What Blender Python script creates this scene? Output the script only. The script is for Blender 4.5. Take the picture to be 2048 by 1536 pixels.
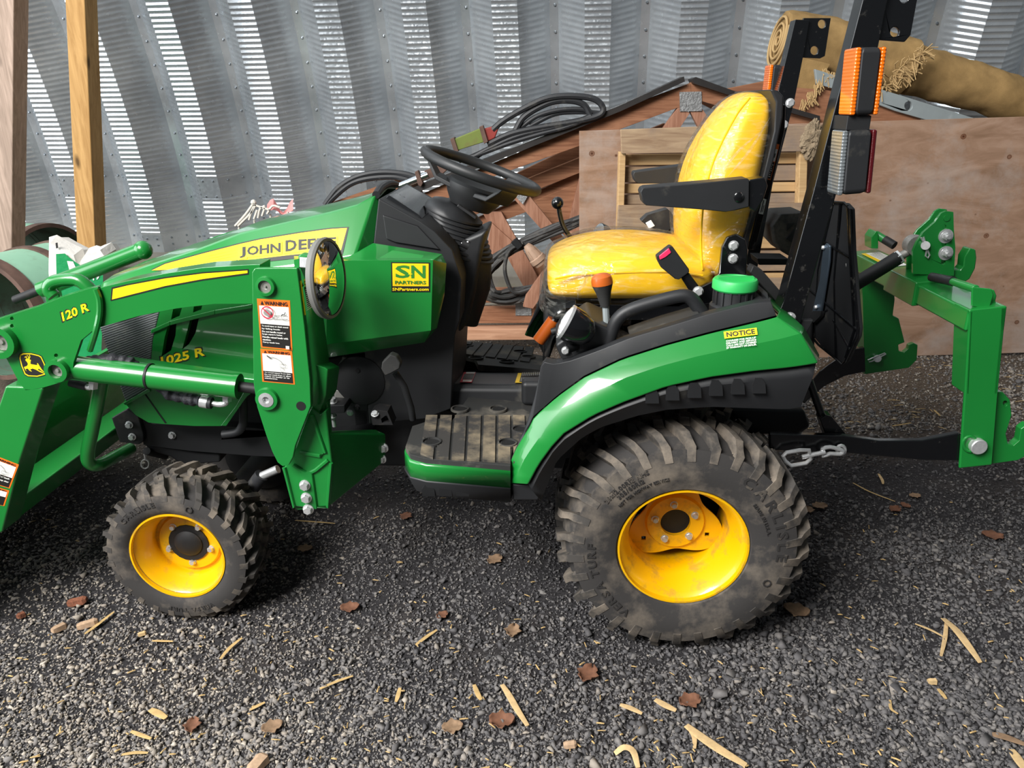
import bpy, bmesh, math, random
import numpy as np
from mathutils import Vector as V, Matrix, noise
from mathutils.geometry import tessellate_polygon
random.seed(7); rng = np.random.default_rng(7)
scene = bpy.context.scene
for o in list(bpy.data.objects): bpy.data.objects.remove(o)
COL = scene.collection
PI = math.pi
def rad(a): return math.radians(a)

# ---------------------------------------------------------------- camera
FPX = 1500.0; PITCH = rad(20.5); ROLL = rad(0.5); CAMH = 1.392
_f = V((0, math.cos(PITCH), -math.sin(PITCH))); _u0 = V((0, math.sin(PITCH), math.cos(PITCH))); _r0 = V((1, 0, 0))
_r = _r0*math.cos(ROLL) - _u0*math.sin(ROLL); _u = _u0*math.cos(ROLL) + _r0*math.sin(ROLL)
CAMP = V((0, 0, CAMH))
cam = bpy.data.cameras.new('camera'); camo = bpy.data.objects.new('camera', cam); COL.objects.link(camo)
cam.sensor_width = 36; cam.lens = FPX/2048*36; cam.clip_start = .05; cam.clip_end = 200
camo.matrix_world = Matrix(((_r.x, _u.x, -_f.x, 0), (_r.y, _u.y, -_f.y, 0), (_r.z, _u.z, -_f.z, CAMH), (0, 0, 0, 1)))
scene.camera = camo

# ---------------------------------------------------------------- light and exposure
scene.view_settings.view_transform = 'Standard'; scene.view_settings.look = 'None'
scene.view_settings.exposure = 0.0; scene.view_settings.gamma = 1; scene.view_settings.use_curve_mapping = False
w = bpy.data.worlds.new('world'); scene.world = w; w.use_nodes = True
w.node_tree.nodes['Background'].inputs[0].default_value = (.86, .93, 1.0, 1)
w.node_tree.nodes['Background'].inputs[1].default_value = .10
def area_light(name, loc, target, sx, sy, power, col=(1, 1, 1)):
    l = bpy.data.lights.new(name, 'AREA'); l.shape = 'RECTANGLE'; l.size = sx; l.size_y = sy; l.energy = power; l.color = col
    o = bpy.data.objects.new(name, l); COL.objects.link(o); o.location = loc
    o.rotation_euler = (V(target)-V(loc)).to_track_quat('-Z', 'Y').to_euler(); return o
area_light('high_front_left_light', (-3.2, -1.6, 4.7), (0.0, 2.1, .2), 3.0, 2.2, 820, (1, .985, .96))  # added area light set high front-left for steep shade; no doorway there
area_light('end_opening_daylight', (-8.0, .6, 2.7), (0, 2.6, .9), 7.0, 4.6, 560, (.93, .97, 1))

# ---------------------------------------------------------------- pixel rays (only to read positions off the photograph)
def ray(px, py): return _f + _r*((px-1024)/FPX) - _u*((py-768)/FPX)
def B(px, py, Y):
    d = ray(px, py); return CAMP + d*(Y/d.y)
def G(px, py, z=0.0):
    d = ray(px, py); return CAMP + d*((z-CAMH)/d.z)
YAW = rad(3.0)
AX = V((math.cos(YAW), -math.sin(YAW), 0)); AY = V((math.sin(YAW), math.cos(YAW), 0))
ORG = B(1366, 1089, 1.637) + AY*.57; ORG.z = 0
def P(px, py, y):
    d = ray(px, py); t = (y-(CAMP-ORG).dot(AY))/d.dot(AY); p = CAMP + d*t - ORG
    return V((p.dot(AX), y, p.z))
def my(v): return V((v[0], -v[1], v[2]))

# ---------------------------------------------------------------- materials
def lin(h):
    h = h.lstrip('#'); c = [int(h[i:i+2], 16)/255 for i in (0, 2, 4)]
    return tuple(x/12.92 if x <= .04045 else ((x+.055)/1.055)**2.4 for x in c) + (1,)
class NT:
    def __init__(s, name):
        s.m = bpy.data.materials.new(name); s.m.use_nodes = True; s.t = s.m.node_tree; s.n = s.t.nodes; s.l = s.t.links
        s.b = s.n['Principled BSDF']; s.out = s.n['Material Output']
    def new(s, typ, **kw):
        n = s.n.new(typ)
        for k, v in kw.items(): setattr(n, k, v)
        return n
    def link(s, a, b): s.l.new(a, b)
    def coord(s, scale=(1, 1, 1), rot=(0, 0, 0), kind='Object'):
        tc = s.new('ShaderNodeTexCoord'); mp = s.new('ShaderNodeMapping')
        mp.inputs['Scale'].default_value = scale; mp.inputs['Rotation'].default_value = rot
        s.link(tc.outputs[kind], mp.inputs['Vector']); return mp.outputs[0]
    def noise(s, vec, scale, detail=4, rough=.55, dist=0):
        n = s.new('ShaderNodeTexNoise'); n.inputs['Scale'].default_value = scale; n.inputs['Detail'].default_value = detail
        n.inputs['Roughness'].default_value = rough; n.inputs['Distortion'].default_value = dist
        s.link(vec, n.inputs['Vector']); return n.outputs[0]
    def ramp(s, fac, stops):
        n = s.new('ShaderNodeValToRGB'); e = n.color_ramp.elements
        while len(e) < len(stops): e.new(.5)
        for k, (p, c) in enumerate(stops): e[k].position = p; e[k].color = c
        s.link(fac, n.inputs[0]); return n.outputs[0]
    def mix(s, fac, a, b, mode='MIX'):
        n = s.new('ShaderNodeMix', data_type='RGBA', blend_type=mode)
        for inp, v in ((n.inputs[0], fac), (n.inputs[6], a), (n.inputs[7], b)):
            if hasattr(v, 'is_output'): s.link(v, inp)
            else: inp.default_value = v
        return n.outputs[2]
    def bump(s, h, strength=.3, dist=.002):
        n = s.new('ShaderNodeBump'); n.inputs['Strength'].default_value = strength; n.inputs['Distance'].default_value = dist
        s.link(h, n.inputs['Height']); s.link(n.outputs[0], s.b.inputs['Normal']); return n
    def set(s, **kw):
        for k, v in kw.items():
            i = s.b.inputs[k.replace('_', ' ')]
            if hasattr(v, 'is_output'): s.link(v, i)
            else: i.default_value = v
M = {}
def mat(key, col, rough=.5, metal=0., coat=0., dirt=None, damt=.5, dscale=6, bump=0, bscale=80, bdist=.001, vary=.0, spec=.5):
    t = NT(key); c = lin(col); base = c
    vec = t.coord()
    if vary:
        n = t.noise(vec, dscale*1.7, 5); d = tuple(x*(1-vary) for x in c[:3])+(1,); u = tuple(min(1, x*(1+vary)) for x in c[:3])+(1,)
        base = t.ramp(n, [(.3, d), (.7, u)])
    if dirt:
        n = t.noise(vec, dscale, 8, .65); f = t.ramp(n, [(.62-damt*.3, (0, 0, 0, 1)), (.85-damt*.25, (1, 1, 1, 1))])
        base = t.mix(f, base, lin(dirt))
        rr = t.new('ShaderNodeMapRange'); t.link(f, rr.inputs[0]); rr.inputs[3].default_value = rough; rr.inputs[4].default_value = min(1, rough+.35)
        t.set(Roughness=rr.outputs[0])
    else: t.set(Roughness=rough)
    t.set(Base_Color=base, Metallic=metal, Coat_Weight=coat, Coat_Roughness=.06, Specular_IOR_Level=spec)
    if bump: t.bump(t.noise(vec, bscale, 5), bump, bdist)
    M[key] = t.m; return t
mat('green_paint', '#16782f', .30, coat=.7, vary=.06, dscale=2)
mat('green_casting', '#177b32', .38, coat=.35, bump=.25, bscale=160, bdist=.0008, vary=.05)
mat('green_plastic', '#2fae57', .45)
mat('yellow_paint', '#e9b000', .36, coat=.3, dirt='#6b5a3a', damt=.34, dscale=14)
mat('yellow_print', '#fbdd12', .4)
mat('gold_print', '#f0c713', .4)
mat('black_plastic', '#1f2022', .5, vary=.12, bump=.15, bscale=500, bdist=.0003, dirt='#5a564c', damt=.1, dscale=5)
mat('black_gloss', '#0c0d0f', .22, coat=.5, dirt='#54524e', damt=.03, dscale=30)
mat('black_matte', '#161719', .6, vary=.1)
mat('black_print', '#1c1b19', .5)
mat('dark_iron', '#1d1d1e', .6, metal=.2, vary=.2, dirt='#4b443a', damt=.2, dscale=9)
mat('grille_mesh', '#6e7275', .55, dirt='#85867f', damt=.35, dscale=25)
mat('steel_zinc', '#dcdddd', .3, metal=.65, vary=.12, dscale=60)
mat('steel_blue', '#7c8ea0', .35, metal=.9, vary=.15)
mat('chrome', '#e6e8ea', .08, metal=1.)
mat('cast_alloy', '#9a9893', .45, metal=.5, vary=.15, dscale=40, dirt='#4a4032', damt=.2)
mat('hole_dark', '#070707', .8)
mat('white_print', '#e9e8e2', .45)
mat('orange_print', '#f0701c', .45)
mat('red_print', '#c8203a', .45)
mat('grey_print', '#8b8b86', .5)
mat('green_print', '#2c7a2c', .45)
mat('rubber', '#3a3837', .75, dirt='#7a7064', damt=.45, dscale=7, bump=.35, bscale=120, bdist=.0008, spec=.3)
mat('rubber_lug', '#423f3c', .75, dirt='#83786b', damt=.58, dscale=11, bump=.35, bscale=120, bdist=.0008, spec=.3)
mat('rubber_letter', '#2a2827', .7, dirt='#7a7064', damt=.3, dscale=20)
mat('rubber_mat', '#343230', .7, dirt='#8c7e66', damt=.6, dscale=9, bump=.3, bscale=150, bdist=.001)
mat('rubber_dark', '#2a2a29', .7, dirt='#6d675c', damt=.35, dscale=9)
mat('vinyl', '#f8c210', .42, vary=.05, bump=.2, bscale=30, bdist=.002)
mat('orange_knob', '#b8591a', .35, coat=.4)
mat('pink_button', '#e0315f', .4)
mat('wheel_rubber', '#202122', .5, bump=.2, bscale=300, bdist=.0004)
mat('crinkle_sleeve', '#24242a', .6, bump=1., bscale=45, bdist=.006)
def glassy(key, col, rough=.12, trans=.0, emit=0, bumpscale=120):
    t = NT(key); t.set(Base_Color=lin(col), Roughness=rough, Transmission_Weight=trans, Coat_Weight=1., IOR=1.45)
    wv = t.new('ShaderNodeTexWave'); wv.inputs['Scale'].default_value = bumpscale; wv.bands_direction = 'Z'; t.link(t.coord(), wv.inputs[0])
    t.bump(wv.outputs['Fac'], .5, .002); M[key] = t.m
glassy('amber_lens', '#ff7a0a', .2, .25, bumpscale=45); glassy('clear_lens', '#7d8386', .15, .3, bumpscale=45); glassy('red_lens', '#540b12', .2, .1)
def film():
    t = NT('clear_film'); tr = t.new('ShaderNodeBsdfTransparent'); gl = t.new('ShaderNodeBsdfGlossy'); gl.inputs['Roughness'].default_value = .1
    df = t.new('ShaderNodeBsdfDiffuse'); df.inputs[0].default_value = (.86, .86, .78, 1)
    mx = t.new('ShaderNodeMixShader'); mx2 = t.new('ShaderNodeMixShader'); fr_ = t.new('ShaderNodeMapRange'); fr_.inputs[1].default_value = .52; fr_.inputs[2].default_value = .78; fr_.inputs[3].default_value = .01; fr_.inputs[4].default_value = .24; _fr = fr_
    lw = t.new('ShaderNodeLayerWeight'); lw.inputs[0].default_value = .5; pw = t.new('ShaderNodeMath', operation='POWER'); pw.inputs[1].default_value = 3.5; ma = t.new('ShaderNodeMath', operation='MULTIPLY_ADD'); ma.inputs[1].default_value = .5; ma.inputs[2].default_value = .09; t.link(lw.outputs['Facing'], pw.inputs[0]); t.link(pw.outputs[0], ma.inputs[0])
    tr.inputs[0].default_value = (1, 1, .99, 1)
    vec = t.coord((1, 1, 1)); n1 = t.noise(vec, 9, 3, .5, 1.2); n2 = t.noise(t.coord((3, 3, 14)), 5, 4, .6, .6)
    ad = t.new('ShaderNodeMath', operation='ADD'); t.link(n1, ad.inputs[0]); t.link(n2, ad.inputs[1])
    bp = t.new('ShaderNodeBump'); bp.inputs['Strength'].default_value = .8; bp.inputs['Distance'].default_value = .012; t.link(ad.outputs[0], bp.inputs['Height']); t.link(n2, fr_.inputs[0]); t.link(fr_.outputs[0], mx2.inputs[0])
    for x in (gl, lw): t.link(bp.outputs[0], x.inputs['Normal'])
    t.link(tr.outputs[0], mx2.inputs[1]); t.link(df.outputs[0], mx2.inputs[2])
    t.link(ma.outputs[0], mx.inputs[0]); t.link(mx2.outputs[0], mx.inputs[1]); t.link(gl.outputs[0], mx.inputs[2]); t.link(mx.outputs[0], t.out.inputs[0])
    M['clear_film'] = t.m
film()
glassy('lamp_glass', '#e2e6e6', .12, .0, bumpscale=30)
def wood(key, a, b, scale=1., axis='X', rough=.75, knots=True, extra=None):
    t = NT(key); st = {'X': (.5, 6, 6), 'Y': (6, .5, 6), 'Z': (6, 6, .5)}[axis]
    vec = t.coord(tuple(x*scale for x in st)); n = t.noise(vec, 5, 7, .62, 1.3); c = t.ramp(n, [(.28, lin(a)), (.5, tuple((x+y)/2 for x, y in zip(lin(a), lin(b)))), (.74, lin(b))])
    if knots:
        vo = t.new('ShaderNodeTexVoronoi'); vo.inputs['Scale'].default_value = 4*scale; t.link(t.coord({'X': (.6, 1.6, 1.6), 'Y': (1.6, .6, 1.6), 'Z': (1.6, 1.6, .6)}[axis]), vo.inputs['Vector'])
        k = t.ramp(vo.outputs['Distance'], [(.05, (1, 1, 1, 1)), (.13, (0, 0, 0, 1))]); c = t.mix(k, c, tuple(x*.35 for x in lin(a)[:3])+(1,))
    if extra:
        g = t.ramp(t.noise(t.coord(), 2.3, 6, .7), [(.45, (0, 0, 0, 1)), (.68, (1, 1, 1, 1))]); c = t.mix(g, c, lin(extra))
    t.set(Base_Color=c, Roughness=rough, Specular_IOR_Level=.25); t.bump(n, .35, .002); M[key] = t.m
wood('truss_wood', '#744a34', '#a8785a', 1.2, 'X'); wood('truss_web', '#80543f', '#b3866e', 1.2, 'Z')
wood('pallet_wood', '#866b54', '#b39a7c', 1.4, 'X', extra='#82746a'); wood('pallet_pale', '#b08c60', '#cfae80', 1.4, 'X')
wood('post_wood', '#9c7442', '#c9a068', 1., 'Z'); wood('post_grey', '#8d7a6c', '#c0a898', 1., 'Z'); wood('board_pale', '#a8795c', '#d0a284', 1.2, 'X', knots=False)
def plywood():
    t = NT('plywood_sheet'); vec = t.coord((1.2, 1, 4)); n = t.noise(vec, 2.4, 7, .6, 1.6)
    c = t.ramp(n, [(.25, lin('#82654f')), (.5, lin('#9b7c66')), (.75, lin('#b0927d'))])
    g = t.ramp(t.noise(t.coord(), 1.3, 7, .7), [(.48, (0, 0, 0, 1)), (.72, (1, 1, 1, 1))]); c = t.mix(g, c, lin('#ada29a'))
    vo = t.new('ShaderNodeTexVoronoi'); vo.inputs['Scale'].default_value = 6; t.link(t.coord((1, 1, 1.1)), vo.inputs['Vector'])
    k = t.ramp(vo.outputs['Distance'], [(.0, lin('#8a6a5a')), (.03, lin('#8a6a5a')), (.055, lin('#d8c4b8')), (.085, lin('#a48878')), (.1, (1, 1, 1, 1))])
    rs = t.ramp(vo.outputs['Color'], [(.38, (0, 0, 0, 1)), (.40, (1, 1, 1, 1))])
    c2 = t.mix(1.0, c, k, 'MULTIPLY'); c = t.mix(rs, c, c2)
    t.set(Base_Color=c, Roughness=.8, Specular_IOR_Level=.2); t.bump(n, .25, .002); M['plywood_sheet'] = t.m
plywood()
def galv():
    t = NT('galvanised'); vec = t.coord(); n = t.noise(vec, 3, 5); c = t.ramp(n, [(.3, lin('#a9afb4')), (.7, lin('#cdd3d7'))])
    vo = t.new('ShaderNodeTexVoronoi'); vo.inputs['Scale'].default_value = 60; t.link(vec, vo.inputs['Vector'])
    r = t.new('ShaderNodeMapRange'); t.link(vo.outputs['Color'], r.inputs[0]); r.inputs[3].default_value = .3; r.inputs[4].default_value = .10
    t.set(Base_Color=c, Metallic=.62, Roughness=r.outputs[0]); M['galvanised'] = t.m
galv()
mat('galv_bolt', '#8f959a', .4, metal=.9)
mat('nail_plate', '#9d9e9e', .5, metal=.7, bump=1., bscale=90, bdist=.004, vary=.2, dscale=30)
mat('burlap', '#9a7d52', .95, bump=.6, bscale=220, bdist=.002, vary=.18, dscale=9, spec=.1)
mat('burlap_fray', '#b3966a', .95, spec=.1)
mat('hose_black', '#26272a', .55, dirt='#5f5c56', damt=.25, dscale=14)
mat('cord_black', '#2e2d2c', .6, dirt='#6a655e', damt=.3, dscale=14)
mat('plug_beige', '#a88a74', .6, dirt='#6d5a4c', damt=.2, dscale=20)
mat('pale_green_paint', '#8ab89c', .5, dirt='#6b5648', damt=.25, dscale=5, vary=.06)
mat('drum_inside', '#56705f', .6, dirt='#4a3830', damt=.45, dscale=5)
mat('rust', '#5c453b', .8, vary=.3, dscale=9, bump=.4, bscale=90)
mat('moss_green_paint', '#68752f', .6, dirt='#6b5a3a', damt=.35, dscale=14)
mat('red_paint', '#8f3129', .6, dirt='#5b3a30', damt=.3, dscale=14)
mat('grey_paint', '#8d9596', .5, vary=.06, dirt='#b8bcbc', damt=.1)
mat('dark_flashing', '#33302f', .45, metal=.3, vary=.2)
mat('concrete', '#8d877c', .9, vary=.18, bump=.4, bscale=40, bdist=.003, dirt='#7d7a45', damt=.15, dscale=3)
mat('bag_white', '#d6d2cb', .45, bump=.7, bscale=14, bdist=.01)
mat('bag_green', '#14844b', .4, bump=.5, bscale=14, bdist=.01)
mat('nest_straw', '#8a7962', .95, vary=.25, dscale=40, bump=.8, bscale=120, bdist=.006)
mat('straw', '#b89a66', .85, vary=.2, dscale=30); mat('husk', '#c2a577', .8, vary=.18, dscale=40, bump=.4, bscale=90)
mat('leaf_brown', '#6b4733', .85, vary=.25, dscale=40); mat('leaf_tan', '#80674f', .85, vary=.25, dscale=40); mat('cob', '#7d4c36', .9, vary=.3, dscale=90, bump=.8, bscale=200, bdist=.003)
mat('wood_chip', '#a98d72', .9, vary=.2, dscale=60)
mat('grey_lid', '#6a6a66', .55, vary=.1); mat('wire_white', '#cfcac0', .5); mat('red_wrap', '#d98a86', .25, vary=.2)
mat('blue_tarp', '#2c4a86', .6)
def mirror_mat():
    t = NT('mirror_glass'); t.set(Base_Color=(.82, .84, .84, 1), Metallic=1., Roughness=.02); t.bump(t.noise(t.coord(), 25, 3), .06, .002); M['mirror_glass'] = t.m
mirror_mat()
def soil():
    t = NT('gravel_soil'); tc = t.new('ShaderNodeTexCoord'); sp = t.new('ShaderNodeSeparateXYZ'); t.link(tc.outputs['Object'], sp.inputs[0])
    vec = t.coord(); n = t.noise(vec, 90, 6, .7); n2 = t.noise(vec, 2.2, 5)
    a = t.ramp(n, [(.3, lin('#222121')), (.55, lin('#3b393b')), (.75, lin('#5a5756'))])
    b = t.ramp(n, [(.3, lin('#3a332c')), (.55, lin('#6a5e52')), (.75, lin('#8f8172'))])
    y = t.new('ShaderNodeMapRange'); t.link(sp.outputs['Y'], y.inputs[0]); y.inputs[1].default_value = 2.7; y.inputs[2].default_value = 3.3
    y2 = t.new('ShaderNodeMath', operation='MULTIPLY_ADD'); t.link(n2, y2.inputs[0]); y2.inputs[1].default_value = .9; y2.inputs[2].default_value = -.45
    y3 = t.new('ShaderNodeMath', operation='ADD', use_clamp=True); t.link(y.outputs[0], y3.inputs[0]); t.link(y2.outputs[0], y3.inputs[1])
    t.set(Base_Color=t.mix(y3.outputs[0], a, b), Roughness=.95, Specular_IOR_Level=.2); t.bump(n, .9, .012); M['gravel_soil'] = t.m
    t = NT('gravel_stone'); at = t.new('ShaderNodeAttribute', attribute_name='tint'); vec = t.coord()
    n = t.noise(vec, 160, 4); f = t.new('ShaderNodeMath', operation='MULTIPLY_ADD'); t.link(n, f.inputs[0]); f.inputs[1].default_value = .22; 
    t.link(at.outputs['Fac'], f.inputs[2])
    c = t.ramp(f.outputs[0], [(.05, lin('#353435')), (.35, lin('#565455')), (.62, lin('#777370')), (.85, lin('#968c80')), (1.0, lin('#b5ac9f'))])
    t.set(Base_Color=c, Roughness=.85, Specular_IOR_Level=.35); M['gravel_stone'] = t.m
soil()
# ---------------------------------------------------------------- mesh builder
WM = {}
class MB:
    def __init__(s, mat=None): s.v = []; s.f = []; s.k = []; s.mats = []; s.cur = 0; s.m(mat) if mat else None
    def m(s, name):
        if name not in s.mats: s.mats.append(name)
        s.cur = s.mats.index(name); return s
    def add(s, vs, fs):
        o = len(s.v); s.v += [V(x) for x in vs]
        for f in fs: s.f.append([i+o for i in f]); s.k.append(s.cur)
        return s
    def box(s, c, d, R=None):
        hx, hy, hz = d[0]/2, d[1]/2, d[2]/2; c = V(c)
        vs = [V((x, y, z)) for z in (-hz, hz) for y in (-hy, hy) for x in (-hx, hx)]
        if R is not None: vs = [R @ q for q in vs]
        return s.hull8([q+c for q in vs])
    def hull8(s, p):   # order: x fastest, then y, then z
        return s.add(p, [(0, 1, 3, 2), (4, 6, 7, 5), (0, 4, 5, 1), (2, 3, 7, 6), (0, 2, 6, 4), (1, 5, 7, 3)])
    def prism(s, pts, d, holes=()):
        loops = [[V(q) for q in pts]] + [[V(q) for q in h] for h in holes]; d = V(d)
        tri = tessellate_polygon(loops); flat = [q for l in loops for q in l]; n = len(flat)
        fs = [tuple(t) for t in tri] + [tuple(n+i for i in reversed(t)) for t in tri]; o = 0
        for l in loops:
            k = len(l)
            for i in range(k): a, b = o+i, o+(i+1) % k; fs.append((a, b, n+b, n+a))
            o += k
        return s.add(flat + [q+d for q in flat], fs)
    def pp(s, px, y0, y1, holes=()):   # pixel outline at tractor plane y0, extruded to y1
        return s.prism([P(a, b, y0) for a, b in px], (0, y1-y0, 0), [[P(a, b, y0) for a, b in h] for h in holes])
    def bp(s, px, Y, dY, holes=()):    # pixel outline at world depth Y, extruded away from it
        return s.prism([B(a, b, Y) for a, b in px], (0, dY, 0), [[B(a, b, Y) for a, b in h] for h in holes])
    def ring(s, c, ax, r, n, ref=None):
        ax = V(ax).normalized(); a = V(ref) if ref is not None else (V((0, 0, 1)) if abs(ax.z) < .9 else V((1, 0, 0)))
        e1 = (a - ax*a.dot(ax)).normalized(); e2 = ax.cross(e1)
        return [V(c) + (e1*math.cos(2*PI*i/n) + e2*math.sin(2*PI*i/n))*r for i in range(n)]
    def loft(s, rings, closed=True, cap=True):
        n = len(rings[0]); vs = [q for r in rings for q in r]; fs = []
        for j in range(len(rings)-1):
            for i in range(n if closed else n-1):
                a, b = j*n+i, j*n+(i+1) % n; fs.append((a, b, b+n, a+n))
        if cap and closed: fs += [tuple(range(n-1, -1, -1)), tuple(range((len(rings)-1)*n, len(rings)*n))]
        return s.add(vs, fs)
    def cyl(s, p0, p1, r0, r1=None, n=16, cap=True):
        p0, p1 = V(p0), V(p1); r1 = r0 if r1 is None else r1; ax = p1-p0
        return s.loft([s.ring(p0, ax, r0, n), s.ring(p1, ax, r1, n)], cap=cap)
    def lathe(s, prof, c, ax, n=32, cap=True):   # prof [(r, h)] along axis
        c = V(c); ax = V(ax).normalized(); return s.loft([s.ring(c+ax*h, ax, max(r, 1e-5), n) for r, h in prof], cap=cap)
    def tube(s, pts, r, n=8, closed=False, sub=0):
        pts = [V(q) for q in pts]
        if sub: pts = spline(pts, sub, closed)
        m_ = len(pts); rr = r if callable(r) else (lambda t: r); rings = []; prev = None
        for i, p in enumerate(pts):
            a = pts[(i+1) % m_] if (closed or i < m_-1) else p; b = pts[i-1] if (closed or i > 0) else p
            t = (a-b).normalized()
            if prev is None: ref = V((0, 0, 1)) if abs(t.z) < .9 else V((1, 0, 0)); e1 = (ref-t*ref.dot(t)).normalized()
            else: e1 = (prev-t*prev.dot(t)).normalized()
            prev = e1; e2 = t.cross(e1); R_ = rr(i/max(1, m_-1))
            rings.append([p+(e1*math.cos(2*PI*k/n)+e2*math.sin(2*PI*k/n))*R_ for k in range(n)])
        if closed: rings.append(rings[0]); return s.loft(rings, cap=False)
        return s.loft(rings)
    def ball(s, c, r, n=16, sc=(1, 1, 1)):
        c = V(c); k = n//2; rings = []
        for j in range(k+1):
            th = PI*j/k; rings.append([c+V((math.sin(th)*math.cos(2*PI*i/n)*r*sc[0], math.sin(th)*math.sin(2*PI*i/n)*r*sc[1], math.cos(th)*r*sc[2])) for i in range(n)])
        return s.loft(rings, cap=False)
    def bolt(s, p, ax, r, h=None):
        p = V(p); ax = V(ax).normalized(); h = h or r*.9
        s.lathe([(r*1.25, 0), (r*1.25, h*.2), (r*1.2, h*.22)], p, ax, 16); s.lathe([(r, h*.2), (r, h*.85), (r*.85, h)], p, ax, 6); return s
    def mirror(s):
        n = len(s.v); s.v += [my(q) for q in s.v]; k = list(s.k)
        s.f += [[i+n for i in reversed(f)] for f in s.f]; s.k += k; return s
    def flip(s): s.v = [my(q) for q in s.v]; s.f = [f[::-1] for f in s.f]; return s
    def build(s, name, parent=None, bevel=0, smooth=35, kind=None, label=None, recalc=True, seg=2, rel=True, merge=0):
        me = bpy.data.meshes.new(name); off = V((0, 0, 0))
        if parent is not None and parent in WM and rel: inv = WM[parent]; vs = [inv @ q for q in s.v]
        elif parent is None:
            xs = [q.x for q in s.v]; ys = [q.y for q in s.v]; off = V(((min(xs)+max(xs))/2, (min(ys)+max(ys))/2, min(q.z for q in s.v))); vs = [q-off for q in s.v]
        else: vs = s.v
        me.from_pydata([tuple(q) for q in vs], [], s.f)
        for x in s.mats: me.materials.append(M[x])
        me.polygons.foreach_set('material_index', s.k)
        bm = bmesh.new(); bm.from_mesh(me)
        if merge: bmesh.ops.remove_doubles(bm, verts=bm.verts, dist=merge)
        if recalc: bmesh.ops.recalc_face_normals(bm, faces=bm.faces)
        c = math.cos(rad(smooth))
        for f in bm.faces: f.smooth = True
        for e in bm.edges:
            if len(e.link_faces) == 2: e.smooth = e.link_faces[0].normal.dot(e.link_faces[1].normal) > c
        bm.to_mesh(me); bm.free()
        o = bpy.data.objects.new(name, me); COL.objects.link(o); o.location = off
        if parent is not None:
            o.parent = parent
            if parent in WM: WM[o] = WM[parent]
        else: WM[o] = Matrix.Translation(-off)
        if bevel:
            b = o.modifiers.new('bevel', 'BEVEL'); b.width = bevel; b.segments = seg; b.limit_method = 'ANGLE'; b.angle_limit = rad(40); b.harden_normals = True
        if kind: o['kind'] = kind
        if label: o['label'] = label
        return o
def spline(p, k, closed=False):
    out = []; n = len(p)
    for i in range(n if closed else n-1):
        a, b, c, d = (p[(i-1) % n] if (closed or i > 0) else p[i]*2-p[i+1]), p[i], p[(i+1) % n], (p[(i+2) % n] if (closed or i+2 < n) else p[i+1]*2-p[i])
        for j in range(k):
            t = j/k; out.append(((b*2)+(c-a)*t+(a*2-b*5+c*4-d)*t*t+(b*3-a-c*3+d)*t**3)*.5)
    if not closed: out.append(p[-1])
    return out
def resamp(p, n):
    p = [V(q) for q in p]; L = [0]
    for a, b in zip(p, p[1:]): L.append(L[-1]+(b-a).length)
    out = []
    for i in range(n):
        t = L[-1]*i/(n-1); j = 0
        while j < len(p)-2 and L[j+1] < t: j += 1
        u = (t-L[j])/max(1e-9, L[j+1]-L[j]); out.append(p[j].lerp(p[j+1], min(1, u)))
    return out
def interp(x, pts):
    if x <= pts[0][0]: return pts[0][1]
    for (a, b), (c, d) in zip(pts, pts[1:]):
        if x <= c: return b+(d-b)*(x-a)/(c-a)
    return pts[-1][1]
def tag(o, label, cat, group=None):
    o['label'] = label; o['category'] = cat
    if group: o['group'] = group
    return o
def thing(name, label, cat, loc=(0, 0, 0), rotz=0, group=None):
    o = bpy.data.objects.new(name, None); COL.objects.link(o); o.location = loc; o.rotation_euler = (0, 0, rotz); o.empty_display_size = .1
    WM[o] = (Matrix.Translation(V(loc)) @ Matrix.Rotation(rotz, 4, 'Z')).inverted(); return tag(o, label, cat, group)
# ---------------------------------------------------------------- flat lettering and decals
_tx = {}
def glyphs(st, bold=False):
    key = (st, bold)
    if key not in _tx:
        cu = bpy.data.curves.new('lettering', 'FONT'); cu.body = st; cu.resolution_u = 2; cu.offset = .028 if bold else .008
        ob = bpy.data.objects.new('lettering', cu); COL.objects.link(ob); dg = bpy.context.evaluated_depsgraph_get()
        me = bpy.data.meshes.new_from_object(ob.evaluated_get(dg)); vs = np.array([tuple(v.co)[:2] for v in me.vertices] or [(0, 0)]); fs = [tuple(p.vertices) for p in me.polygons]
        bpy.data.objects.remove(ob); bpy.data.meshes.remove(me); bpy.data.curves.remove(cu); _tx[key] = (vs, fs)
    return _tx[key]
def text_on(mb, st, bl, br, tr, tl, bold=False, off=V((0, 0, 0)), keep=None):
    vs, fs = glyphs(st, bold)
    lo, hi = vs.min(0), vs.max(0)
    if keep: lo, hi = np.array(keep[0]), np.array(keep[1])
    out = []
    for x, y in vs:
        u = (x-lo[0])/(hi[0]-lo[0]); v = (y-lo[1])/(hi[1]-lo[1])
        out.append((bl*(1-u)+br*u)*(1-v)+(tl*(1-u)+tr*u)*v+off)
    mb.add(out, fs)
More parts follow.
